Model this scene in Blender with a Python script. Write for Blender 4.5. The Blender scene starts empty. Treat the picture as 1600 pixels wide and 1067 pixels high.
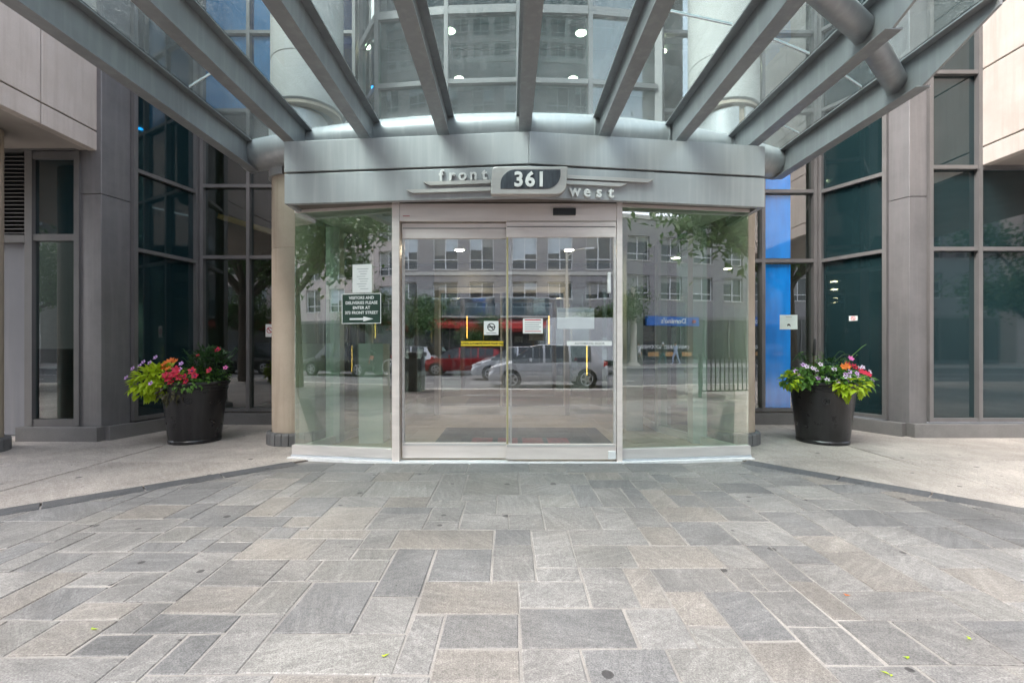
import bpy, bmesh, math, random
from mathutils import Vector, Matrix
R = math.radians
PI = math.pi
scene = bpy.context.scene
COL = scene.collection

# ------------------------------------------------------------------ camera, sky, sun, exposure
cam_d = bpy.data.cameras.new('camera')
cam_d.sensor_width = 36.0
cam_d.lens = 36.0 * 711.0 / 1600.0
cam_d.shift_x = 5.0 / 1600.0
cam_d.shift_y = 11.5 / 1600.0
cam_d.clip_start = 0.05
cam_d.clip_end = 2000
cam = bpy.data.objects.new('camera', cam_d)
cam.location = (0, 0, 1.25)
cam.rotation_euler = (R(90), 0, 0)
COL.objects.link(cam)
scene.camera = cam

SUN_EL, SUN_AZ = 48.0, 222.0          # behind the camera to the left, veiled by cloud
world = bpy.data.worlds.new('World')
scene.world = world
world.use_nodes = True
wn, wl = world.node_tree.nodes, world.node_tree.links
wn.clear()
w_out = wn.new('ShaderNodeOutputWorld')
w_bg = wn.new('ShaderNodeBackground')
w_sky = wn.new('ShaderNodeTexSky')
w_sky.sky_type = 'NISHITA'
w_sky.sun_disc = False
w_sky.sun_elevation = R(SUN_EL)
w_sky.sun_rotation = R(SUN_AZ)
w_sky.air_density = 1.0
w_sky.dust_density = 3.0
w_sky.ozone_density = 1.0
w_hs = wn.new('ShaderNodeHueSaturation')
w_hs.inputs['Saturation'].default_value = 0.42
w_bg.inputs['Strength'].default_value = 0.15
wl.new(w_sky.outputs[0], w_hs.inputs['Color'])
wl.new(w_hs.outputs[0], w_bg.inputs['Color'])
wl.new(w_bg.outputs[0], w_out.inputs['Surface'])

sun_d = bpy.data.lights.new('sun', 'SUN')
sun_d.energy = 0.85
sun_d.angle = R(38)
sun_d.color = (1.0, 0.95, 0.88)
sun = bpy.data.objects.new('sun', sun_d)
_d = Vector((math.sin(R(SUN_AZ)) * math.cos(R(SUN_EL)), math.cos(R(SUN_AZ)) * math.cos(R(SUN_EL)), math.sin(R(SUN_EL))))
sun.rotation_euler = (-_d).to_track_quat('-Z', 'Y').to_euler()
sun.location = (0, -10, 30)
COL.objects.link(sun)

scene.view_settings.view_transform = 'Standard'
scene.view_settings.look = 'None'
scene.view_settings.gamma = 1.0
scene.view_settings.use_curve_mapping = False
scene.view_settings.exposure = 2.75
scene.cycles.max_bounces = 8
scene.cycles.transparent_max_bounces = 32
scene.cycles.glossy_bounces = 4
scene.cycles.caustics_reflective = False
scene.cycles.caustics_refractive = False
scene.cycles.sample_clamp_indirect = 6.0

# ------------------------------------------------------------------ materials
MATS = {}

def _nt(name):
    m = bpy.data.materials.new(name)
    m.use_nodes = True
    nt = m.node_tree
    nt.nodes.clear()
    out = nt.nodes.new('ShaderNodeOutputMaterial')
    MATS[name] = m
    return m, nt, out

def _coords(nt, kind, scale=(1, 1, 1)):
    if kind == 'world':
        g = nt.nodes.new('ShaderNodeNewGeometry'); s = g.outputs['Position']
    else:
        g = nt.nodes.new('ShaderNodeTexCoord'); s = g.outputs['Object']
    mp = nt.nodes.new('ShaderNodeMapping')
    mp.inputs['Scale'].default_value = scale
    nt.links.new(s, mp.inputs['Vector'])
    return mp.outputs[0]

def _noise(nt, vec, scale, detail=5, rough=0.55):
    n = nt.nodes.new('ShaderNodeTexNoise')
    n.inputs['Scale'].default_value = scale
    n.inputs['Detail'].default_value = detail
    n.inputs['Roughness'].default_value = rough
    nt.links.new(vec, n.inputs['Vector'])
    return n.outputs['Fac']

def _ramp(nt, fac, stops, interp='LINEAR'):
    r = nt.nodes.new('ShaderNodeValToRGB')
    r.color_ramp.interpolation = interp
    el = r.color_ramp.elements
    while len(el) < len(stops): el.new(0.5)
    for e, (p, c) in zip(el, stops):
        e.position = p
        e.color = (c[0], c[1], c[2], 1) if hasattr(c, '__len__') else (c, c, c, 1)
    nt.links.new(fac, r.inputs[0])
    return r.outputs[0]

def _mix(nt, fac, a, b, mode='MIX'):
    m = nt.nodes.new('ShaderNodeMix'); m.data_type = 'RGBA'; m.blend_type = mode
    for i, v in ((0, fac), (6, a), (7, b)):
        if hasattr(v, 'is_output'): nt.links.new(v, m.inputs[i])
        elif i == 0: m.inputs[i].default_value = v
        else: m.inputs[i].default_value = (v[0], v[1], v[2], 1)
    return m.outputs[2]

def _math(nt, op, a, b=0.0):
    m = nt.nodes.new('ShaderNodeMath'); m.operation = op
    for i, v in ((0, a), (1, b)):
        if hasattr(v, 'is_output'): nt.links.new(v, m.inputs[i])
        else: m.inputs[i].default_value = v
    return m.outputs[0]

def _bump(nt, h, strength, dist=0.01):
    b = nt.nodes.new('ShaderNodeBump')
    b.inputs['Strength'].default_value = strength
    b.inputs['Distance'].default_value = dist
    nt.links.new(h, b.inputs['Height'])
    return b.outputs[0]

def pm(name, c1, c2=None, scale=6.0, rough=0.6, metal=0.0, bump=0.0, bscale=60.0, stretch=(1, 1, 1), kind='world',
       streak=None, speck=None, randv=0.0, rvar=0.0, spec=0.5):
    """painted / stone / metal surface: two colours mixed by noise, optional vertical streaks, fine speckle, bump"""
    m, nt, out = _nt(name)
    b = nt.nodes.new('ShaderNodeBsdfPrincipled')
    b.inputs['Metallic'].default_value = metal
    b.inputs['Roughness'].default_value = rough
    b.inputs['Specular IOR Level'].default_value = spec
    vec = _coords(nt, kind, stretch)
    if c2 is None: c2 = tuple(x * 0.82 for x in c1)
    n = _noise(nt, vec, scale)
    col = _ramp(nt, n, [(0.3, c1), (0.7, c2)])
    if streak:
        sv = _coords(nt, kind, (9, 9, 0.5))
        sn = _noise(nt, sv, 1.6, 3)
        f = _ramp(nt, sn, [(0.48, 0.0), (0.72, 1.0)])
        col = _mix(nt, _math(nt, 'MULTIPLY', f, streak[1]), col, streak[0])
    if speck:
        v2 = _coords(nt, kind)
        s1 = _noise(nt, v2, speck[0], 2, 0.7)
        f = _ramp(nt, s1, [(0.40, 0.0), (0.62, 1.0)])
        col = _mix(nt, _math(nt, 'MULTIPLY', f, speck[2]), col, speck[1])
    if randv:
        oi = nt.nodes.new('ShaderNodeObjectInfo')
        k = _math(nt, 'ADD', _math(nt, 'MULTIPLY', oi.outputs['Random'], 2 * randv), 1 - randv)
        hs = nt.nodes.new('ShaderNodeHueSaturation')
        nt.links.new(k, hs.inputs['Value']); nt.links.new(col, hs.inputs['Color'])
        col = hs.outputs[0]
    nt.links.new(col, b.inputs['Base Color'])
    if rvar:
        rn = _noise(nt, _coords(nt, kind, stretch), scale * 1.7, 4)
        rr = _math(nt, 'ADD', _math(nt, 'MULTIPLY', rn, rvar * 2), rough - rvar)
        nt.links.new(rr, b.inputs['Roughness'])
    if bump:
        bn = _noise(nt, _coords(nt, kind), bscale, 4, 0.65)
        nt.links.new(_bump(nt, bn, bump), b.inputs['Normal'])
    nt.links.new(b.outputs[0], out.inputs[0])
    return m

def glassm(name, tint, refl, rough=0.0, wave=0.005, fres=0.7, dirt=0.0, rcol=(1, 1, 1)):
    """one face of a pane: transparent with a tint plus a mirror share that grows at grazing angles"""
    m, nt, out = _nt(name)
    tr = nt.nodes.new('ShaderNodeBsdfTransparent')
    tr.inputs[0].default_value = (*tint, 1)
    gl = nt.nodes.new('ShaderNodeBsdfGlossy')
    gl.inputs['Roughness'].default_value = rough
    gl.inputs['Color'].default_value = (*rcol, 1)
    if wave:
        wv = _noise(nt, _coords(nt, 'world'), 1.3, 2)
        nrm = _bump(nt, wv, wave, 0.12)
        nt.links.new(nrm, gl.inputs['Normal'])
    fr = nt.nodes.new('ShaderNodeFresnel'); fr.inputs[0].default_value = 1.45
    fac = _math(nt, 'ADD', _math(nt, 'MULTIPLY', fr.outputs[0], fres), refl)
    # a pane reflects at the face a ray enters by; leaving through the other face only passes on
    ge = nt.nodes.new('ShaderNodeNewGeometry')
    fac = _math(nt, 'MULTIPLY', fac, _math(nt, 'SUBTRACT', 1.0, ge.outputs['Backfacing']))
    mx = nt.nodes.new('ShaderNodeMixShader')
    nt.links.new(fac, mx.inputs[0]); nt.links.new(tr.outputs[0], mx.inputs[1]); nt.links.new(gl.outputs[0], mx.inputs[2])
    last = mx.outputs[0]
    if dirt:
        df = nt.nodes.new('ShaderNodeBsdfDiffuse'); df.inputs[0].default_value = (0.62, 0.63, 0.62, 1)
        tl = nt.nodes.new('ShaderNodeBsdfTranslucent'); tl.inputs[0].default_value = (0.62, 0.63, 0.62, 1)
        ad = nt.nodes.new('ShaderNodeMixShader'); ad.inputs[0].default_value = 0.6
        nt.links.new(df.outputs[0], ad.inputs[1]); nt.links.new(tl.outputs[0], ad.inputs[2])
        vec = _coords(nt, 'world')
        fine = _ramp(nt, _noise(nt, vec, 85, 2, 0.7), [(0.52, 0.0), (0.70, 1.0)])
        blot = _ramp(nt, _noise(nt, vec, 1.4, 4), [(0.35, 0.25), (0.7, 1.0)])
        film = _noise(nt, _coords(nt, 'world', (6, 0.7, 1)), 3, 3)
        k = _math(nt, 'ADD', _math(nt, 'MULTIPLY', _math(nt, 'MULTIPLY', fine, blot), dirt), _math(nt, 'MULTIPLY', film, dirt * 0.12))
        m2 = nt.nodes.new('ShaderNodeMixShader')
        nt.links.new(k, m2.inputs[0]); nt.links.new(last, m2.inputs[1]); nt.links.new(ad.outputs[0], m2.inputs[2])
        last = m2.outputs[0]
    nt.links.new(last, out.inputs[0])
    return m

def emit(name, col, strength):
    m, nt, out = _nt(name)
    e = nt.nodes.new('ShaderNodeEmission')
    e.inputs[0].default_value = (*col, 1); e.inputs[1].default_value = strength
    nt.links.new(e.outputs[0], out.inputs[0])
    return m

def slabm(name, c1, c2, vein):
    """riven stone paver: cloudy two-tone, slanting veins, grain, dark spots of wear"""
    m, nt, out = _nt(name)
    b = nt.nodes.new('ShaderNodeBsdfPrincipled')
    oi = nt.nodes.new('ShaderNodeObjectInfo')
    rnd = oi.outputs['Random']
    g = nt.nodes.new('ShaderNodeNewGeometry')
    mp = nt.nodes.new('ShaderNodeMapping')
    nt.links.new(g.outputs['Position'], mp.inputs['Vector'])
    cmb = nt.nodes.new('ShaderNodeCombineXYZ')
    nt.links.new(_math(nt, 'MULTIPLY', rnd, 37.0), cmb.inputs[0]); nt.links.new(_math(nt, 'MULTIPLY', rnd, 91.0), cmb.inputs[1])
    nt.links.new(cmb.outputs[0], mp.inputs['Location'])
    cr = nt.nodes.new('ShaderNodeCombineXYZ'); nt.links.new(_math(nt, 'MULTIPLY', rnd, 6.28), cr.inputs[2])
    nt.links.new(cr.outputs[0], mp.inputs['Rotation'])
    v = mp.outputs[0]
    cloud = _noise(nt, v, 3.0, 6, 0.6)
    col = _ramp(nt, cloud, [(0.32, c1), (0.68, c2)])
    # veins: noise stretched along one direction of the stone
    mp2 = nt.nodes.new('ShaderNodeMapping'); mp2.inputs['Scale'].default_value = (1.2, 9.0, 1.0)
    nt.links.new(v, mp2.inputs['Vector'])
    vn = _noise(nt, mp2.outputs[0], 2.2, 7, 0.62)
    f = _ramp(nt, vn, [(0.50, 0.0), (0.60, 1.0), (0.72, 0.1)])
    col = _mix(nt, _math(nt, 'MULTIPLY', f, 0.42), col, vein)
    f2 = _ramp(nt, vn, [(0.28, 1.0), (0.42, 0.0)])
    col = _mix(nt, _math(nt, 'MULTIPLY', f2, 0.45), col, tuple(x * 0.62 for x in c1))
    # warm stain over larger fields of the whole plaza
    pos = g.outputs['Position']
    st = _noise(nt, pos, 0.9, 4)
    f3 = _ramp(nt, st, [(0.48, 0.0), (0.70, 1.0)])
    col = _mix(nt, _math(nt, 'MULTIPLY', f3, 0.30), col, (0.255, 0.225, 0.195))
    # grain
    gr = _noise(nt, pos, 150, 3, 0.75)
    fg = _ramp(nt, gr, [(0.36, 0.50), (0.64, 1.42)])
    col = _mix(nt, 0.8, col, fg, 'MULTIPLY')
    g2 = _ramp(nt, _noise(nt, pos, 38, 4, 0.7), [(0.35, 0.66), (0.65, 1.25)])
    col = _mix(nt, 0.6, col, g2, 'MULTIPLY')
    big = _ramp(nt, _noise(nt, pos, 0.7, 6, 0.65), [(0.30, 0.66), (0.70, 1.22)])
    col = _mix(nt, 0.85, col, big, 'MULTIPLY')
    # small dark gum spots
    vo = nt.nodes.new('ShaderNodeTexVoronoi'); vo.voronoi_dimensions = '2D'; vo.inputs['Scale'].default_value = 2.4
    nt.links.new(pos, vo.inputs['Vector'])
    sz = nt.nodes.new('ShaderNodeSeparateColor'); nt.links.new(vo.outputs['Color'], sz.inputs[0])
    rad = _math(nt, 'MULTIPLY', _math(nt, 'SUBTRACT', sz.outputs[0], 0.38), 0.125)
    wob = _math(nt, 'MULTIPLY', _noise(nt, pos, 45, 2), 0.02)
    spot = _math(nt, 'LESS_THAN', _math(nt, 'ADD', vo.outputs['Distance'], wob), rad)
    col = _mix(nt, _math(nt, 'MULTIPLY', spot, 0.85), col, (0.035, 0.032, 0.032))
    hs = nt.nodes.new('ShaderNodeHueSaturation')
    nt.links.new(_math(nt, 'ADD', _math(nt, 'MULTIPLY', rnd, 0.24), 0.87), hs.inputs['Value'])
    nt.links.new(col, hs.inputs['Color'])
    nt.links.new(hs.outputs[0], b.inputs['Base Color'])
    b.inputs['Roughness'].default_value = 0.62
    rr = _math(nt, 'ADD', _math(nt, 'MULTIPLY', cloud, 0.35), 0.42)
    nt.links.new(rr, b.inputs['Roughness'])
    hgt = _math(nt, 'ADD', _math(nt, 'MULTIPLY', vn, 1.2), _math(nt, 'MULTIPLY', gr, 0.35))
    nt.links.new(_bump(nt, hgt, 0.45, 0.008), b.inputs['Normal'])
    nt.links.new(b.outputs[0], out.inputs[0])
    return m

slabm('stone_mid', (0.160, 0.155, 0.150), (0.228, 0.219, 0.209), (0.30, 0.288, 0.272))
slabm('stone_dark', (0.126, 0.125, 0.125), (0.182, 0.178, 0.175), (0.23, 0.225, 0.22))
slabm('stone_tan', (0.232, 0.211, 0.189), (0.182, 0.170, 0.157), (0.30, 0.278, 0.252))
slabm('stone_light', (0.220, 0.211, 0.197), (0.170, 0.165, 0.156), (0.30, 0.29, 0.272))
slabm('stone_band', (0.078, 0.081, 0.087), (0.098, 0.101, 0.106), (0.125, 0.127, 0.132))
slabm('stone_brown', (0.105, 0.088, 0.078), (0.14, 0.118, 0.105), (0.16, 0.14, 0.125))
pm('mortar', (0.36, 0.338, 0.312), (0.17, 0.159, 0.150), 1.7, 0.9, bump=0.3, bscale=120, speck=(160, (0.15, 0.14, 0.13), 0.45))
pm('joint_dark', (0.09, 0.075, 0.065), (0.15, 0.12, 0.10), 8, 0.9)
pm('joint_pink', (0.36, 0.27, 0.23), None, 8, 0.9)
slabm('concrete_walk', (0.46, 0.415, 0.374), (0.355, 0.318, 0.286), (0.50, 0.455, 0.415))
pm('concrete_column', (0.52, 0.435, 0.345), (0.42, 0.345, 0.27), 2.2, 0.75, bump=0.12, bscale=90, streak=((0.30, 0.23, 0.17), 0.45), speck=(120, (0.36, 0.29, 0.22), 0.25))
pm('concrete_white', (0.47, 0.455, 0.43), (0.39, 0.375, 0.355), 2.0, 0.75, bump=0.1, bscale=90, streak=((0.42, 0.40, 0.37), 0.35))
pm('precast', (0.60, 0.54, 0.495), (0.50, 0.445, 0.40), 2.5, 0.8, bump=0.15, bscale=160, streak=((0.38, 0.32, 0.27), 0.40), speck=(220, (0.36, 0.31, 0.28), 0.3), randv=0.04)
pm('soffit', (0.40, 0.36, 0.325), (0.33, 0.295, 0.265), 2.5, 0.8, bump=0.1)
pm('granite', (0.17, 0.17, 0.17), (0.13, 0.13, 0.132), 4, 0.55, bump=0.1, bscale=200, speck=(260, (0.06, 0.06, 0.062), 0.6), randv=0.12)
pm('granite_grey', (0.22, 0.21, 0.205), (0.16, 0.155, 0.15), 4, 0.6, bump=0.1, bscale=200, speck=(260, (0.08, 0.08, 0.08), 0.55), randv=0.06)
pm('beam_paint', (0.315, 0.322, 0.330), (0.258, 0.263, 0.270), 2.5, 0.42, 0.25, bump=0.03, bscale=40, streak=((0.42, 0.43, 0.43), 0.35), rvar=0.08)
pm('fascia_paint', (0.45, 0.458, 0.466), (0.39, 0.395, 0.40), 1.6, 0.40, 0.25, bump=0.03, bscale=14, streak=((0.55, 0.55, 0.54), 0.55), rvar=0.08)
pm('fascia_seam', (0.03, 0.03, 0.032), None, 4, 0.8)
pm('soffit_brown', (0.20, 0.165, 0.14), (0.15, 0.125, 0.11), 3, 0.55)
pm('frame_brown', (0.176, 0.171, 0.170), (0.144, 0.140, 0.139), 3, 0.45, 0.3, streak=((0.22, 0.20, 0.195), 0.3), rvar=0.06)
pm('pilaster_metal', (0.200, 0.196, 0.200), (0.155, 0.152, 0.156), 2.0, 0.42, 0.35, bump=0.05, bscale=5, streak=((0.26, 0.245, 0.25), 0.4), speck=(9, (0.25, 0.235, 0.24), 0.15), rvar=0.08)
pm('steel_door', (0.86, 0.775, 0.73), (0.74, 0.66, 0.62), 2.0, 0.33, 0.25, bump=0.02, bscale=30, stretch=(1, 1, 8), rvar=0.08)
pm('steel_rail', (0.68, 0.645, 0.62), (0.56, 0.53, 0.51), 2.0, 0.36, 0.3, stretch=(1, 1, 10), rvar=0.08)
pm('inner_frame', (0.30, 0.29, 0.265), None, 2, 0.4, 0.3)
pm('brass_seal', (0.50, 0.44, 0.24), None, 5, 0.45, 0.3)
pm('white_paint', (0.80, 0.80, 0.80), (0.66, 0.66, 0.66), 9, 0.6, bump=0.1)
pm('curb_grey', (0.50, 0.52, 0.56), (0.42, 0.44, 0.47), 6, 0.6)
pm('black_plastic', (0.018, 0.018, 0.02), None, 5, 0.4)
pm('pot_plastic', (0.012, 0.0115, 0.013), (0.021, 0.020, 0.022), 5, 0.30, bump=0.05, bscale=30, kind='object', streak=((0.055, 0.053, 0.055), 0.4), rvar=0.1)
pm('soil', (0.05, 0.035, 0.025), None, 30, 0.95, bump=0.5)
pm('white_sticker', (0.80, 0.80, 0.78), (0.76, 0.76, 0.75), 6, 0.5)
pm('ink_grey', (0.30, 0.31, 0.32), None, 6, 0.6)
pm('ink_black', (0.02, 0.02, 0.02), None, 6, 0.5)
pm('ink_red', (0.55, 0.04, 0.06), None, 6, 0.5)
pm('sign_green', (0.018, 0.05, 0.035), None, 6, 0.4)
pm('sign_yellow', (0.80, 0.58, 0.03), None, 6, 0.45)
pm('sign_silver', (0.66, 0.62, 0.58), (0.56, 0.53, 0.50), 4, 0.35, 0.6, stretch=(1, 1, 6))
pm('sign_letter', (0.80, 0.79, 0.77), None, 6, 0.4, 0.0)
pm('sign_dark', (0.045, 0.05, 0.06), (0.09, 0.10, 0.115), 5, 0.22, stretch=(6, 6, 1))
pm('sticker_mint', (0.62, 0.74, 0.70), None, 6, 0.5)
pm('panel_door', (0.22, 0.225, 0.255), (0.19, 0.195, 0.22), 2, 0.5, 0.2, streak=((0.27, 0.275, 0.30), 0.4))
pm('spandrel', (0.012, 0.029, 0.033), (0.009, 0.024, 0.028), 1.2, 0.03, 0.0, spec=0.7)
pm('tile_floor', (0.55, 0.43, 0.33), (0.47, 0.37, 0.28), 4, 0.22, rvar=0.05)
pm('mat_black', (0.018, 0.019, 0.02), (0.028, 0.029, 0.029), 30, 0.95, bump=0.5, bscale=200)
pm('mat_red', (0.28, 0.03, 0.04), (0.10, 0.03, 0.034), 14, 0.95, bump=0.5, bscale=200)
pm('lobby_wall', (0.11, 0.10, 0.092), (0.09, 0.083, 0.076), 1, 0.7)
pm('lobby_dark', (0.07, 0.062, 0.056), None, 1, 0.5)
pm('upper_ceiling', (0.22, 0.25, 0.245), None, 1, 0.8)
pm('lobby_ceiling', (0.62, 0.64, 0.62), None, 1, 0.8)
pm('column_inside', (0.52, 0.52, 0.50), (0.47, 0.47, 0.455), 2, 0.6)
pm('wood_warm', (0.55, 0.30, 0.12), (0.42, 0.22, 0.08), 6, 0.4, stretch=(1, 12, 12))
glassm('glass_door', (0.96, 0.98, 0.97), 0.33)
glassm('glass_green', (0.86, 0.95, 0.89), 0.28)
glassm('glass_window', (0.74, 0.82, 0.80), 0.22)
glassm('glass_bay', (0.70, 0.87, 0.86), 0.08)
glassm('glass_dim', (0.62, 0.72, 0.71), 0.10)
glassm('glass_blue', (0.05, 0.40, 0.85), 0.10)
glassm('glass_canopy', (0.735, 0.825, 0.83), 0.015, fres=0.8, wave=0.01, dirt=0.36)
glassm('glass_balcony', (0.62, 0.72, 0.76), 0.12, wave=0)
pm('blue_film', (0.008, 0.27, 0.80), (0.006, 0.15, 0.52), 1.2, 0.06, stretch=(4, 4, 0.7))
emit('lamp_white', (1.0, 0.84, 0.52), 9.0)
emit('lamp_small', (1.0, 0.82, 0.56), 42.0)
emit('lamp_yellow', (1.0, 0.55, 0.10), 0.9)
pm('blue_film_soft', (0.05, 0.20, 0.40), (0.03, 0.14, 0.30), 2.5, 0.05, stretch=(4, 4, 0.7))
for _n in ('blue_film', 'blue_film_soft', 'spandrel'):
    for _nd in MATS[_n].node_tree.nodes:
        if _nd.type == 'BSDF_PRINCIPLED': _nd.inputs['IOR'].default_value = 2.1 if _n == 'blue_film' else 1.62
emit('lamp_warm', (1.0, 0.62, 0.30), 5.0)
# street
pm('asphalt', (0.125, 0.124, 0.127), (0.095, 0.094, 0.097), 1.2, 0.85, bump=0.3, bscale=120, speck=(150, (0.12, 0.12, 0.12), 0.4))
pm('road_paint', (0.70, 0.69, 0.66), (0.48, 0.47, 0.45), 7, 0.7)
pm('far_walk', (0.42, 0.39, 0.36), (0.35, 0.325, 0.30), 1.5, 0.85)
pm('brick_grey', (0.30, 0.285, 0.29), (0.25, 0.24, 0.245), 3, 0.85, speck=(30, (0.13, 0.125, 0.128), 0.35))
pm('stone_trim', (0.52, 0.50, 0.46), None, 2, 0.8)
pm('pink_wall', (0.50, 0.44, 0.42), (0.44, 0.385, 0.37), 2, 0.85)
pm('white_frame', (0.78, 0.79, 0.80), None, 2, 0.5)
pm('window_dark', (0.035, 0.042, 0.048), None, 2, 0.06)
pm('blind_grey', (0.30, 0.30, 0.29), None, 2, 0.7)
pm('blind_light', (0.50, 0.56, 0.60), None, 2, 0.6)
pm('awning_red', (0.52, 0.045, 0.035), (0.43, 0.035, 0.03), 3, 0.7)
pm('awning_blue', (0.02, 0.14, 0.50), None, 3, 0.5)
pm('shop_dark', (0.05, 0.055, 0.06), None, 2, 0.12)
pm('cream_post', (0.58, 0.54, 0.46), None, 2, 0.7)
pm('iron_black', (0.022, 0.023, 0.025), None, 3, 0.45, 0.3)
pm('bark', (0.085, 0.065, 0.05), (0.055, 0.043, 0.034), 14, 0.95, bump=0.6, bscale=40, stretch=(1, 1, 0.2))
pm('car_silver', (0.62, 0.63, 0.65), None, 2, 0.22, 0.25, kind='object')
pm('car_red', (0.30, 0.018, 0.022), None, 2, 0.2, 0.3, kind='object')
pm('car_black', (0.018, 0.019, 0.022), None, 2, 0.18, 0.2, kind='object')
pm('car_white', (0.70, 0.71, 0.72), None, 2, 0.22, 0.0, kind='object')
pm('car_grey', (0.10, 0.105, 0.11), None, 2, 0.2, 0.5, kind='object')
pm('car_glass', (0.02, 0.025, 0.028), None, 2, 0.04)
pm('tyre', (0.018, 0.018, 0.018), None, 8, 0.85)
pm('rim', (0.45, 0.46, 0.47), None, 6, 0.3, 0.8)
pm('car_light', (0.80, 0.80, 0.78), None, 6, 0.15)
pm('tail_light', (0.50, 0.02, 0.02), None, 6, 0.2)
pm('signal_yellow', (0.62, 0.33, 0.02), None, 6, 0.5)

def leafm(name, c1, c2, trans=0.35):
    m, nt, out = _nt(name)
    n = _noise(nt, _coords(nt, 'world'), 9, 3)
    col = _ramp(nt, n, [(0.3, c1), (0.7, c2)])
    b = nt.nodes.new('ShaderNodeBsdfPrincipled'); b.inputs['Roughness'].default_value = 0.5
    t = nt.nodes.new('ShaderNodeBsdfTranslucent')
    nt.links.new(col, b.inputs['Base Color']); nt.links.new(col, t.inputs[0])
    mx = nt.nodes.new('ShaderNodeMixShader'); mx.inputs[0].default_value = trans
    nt.links.new(b.outputs[0], mx.inputs[1]); nt.links.new(t.outputs[0], mx.inputs[2])
    nt.links.new(mx.outputs[0], out.inputs[0])
    return m
leafm('leaf_tree', (0.05, 0.115, 0.03), (0.10, 0.17, 0.05))
leafm('leaf_lime', (0.50, 0.62, 0.02), (0.36, 0.52, 0.03))
leafm('leaf_green', (0.09, 0.23, 0.04), (0.16, 0.32, 0.06))
leafm('leaf_dark', (0.022, 0.07, 0.02), (0.04, 0.10, 0.03))
leafm('leaf_bronze', (0.10, 0.085, 0.04), (0.06, 0.07, 0.03))
leafm('petal_red', (0.58, 0.012, 0.04), (0.48, 0.008, 0.05), 0.2)
leafm('petal_orange', (0.75, 0.20, 0.01), (0.68, 0.14, 0.01), 0.2)
leafm('petal_lilac', (0.66, 0.42, 0.72), (0.55, 0.30, 0.66), 0.2)
leafm('petal_white', (0.80, 0.70, 0.80), (0.74, 0.62, 0.76), 0.2)
leafm('petal_pink', (0.72, 0.18, 0.42), (0.62, 0.12, 0.40), 0.2)
pm('flower_eye', (0.12, 0.01, 0.10), None, 6, 0.7)

# ------------------------------------------------------------------ mesh helpers
WL = {}                                  # world position of each object's origin

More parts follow.
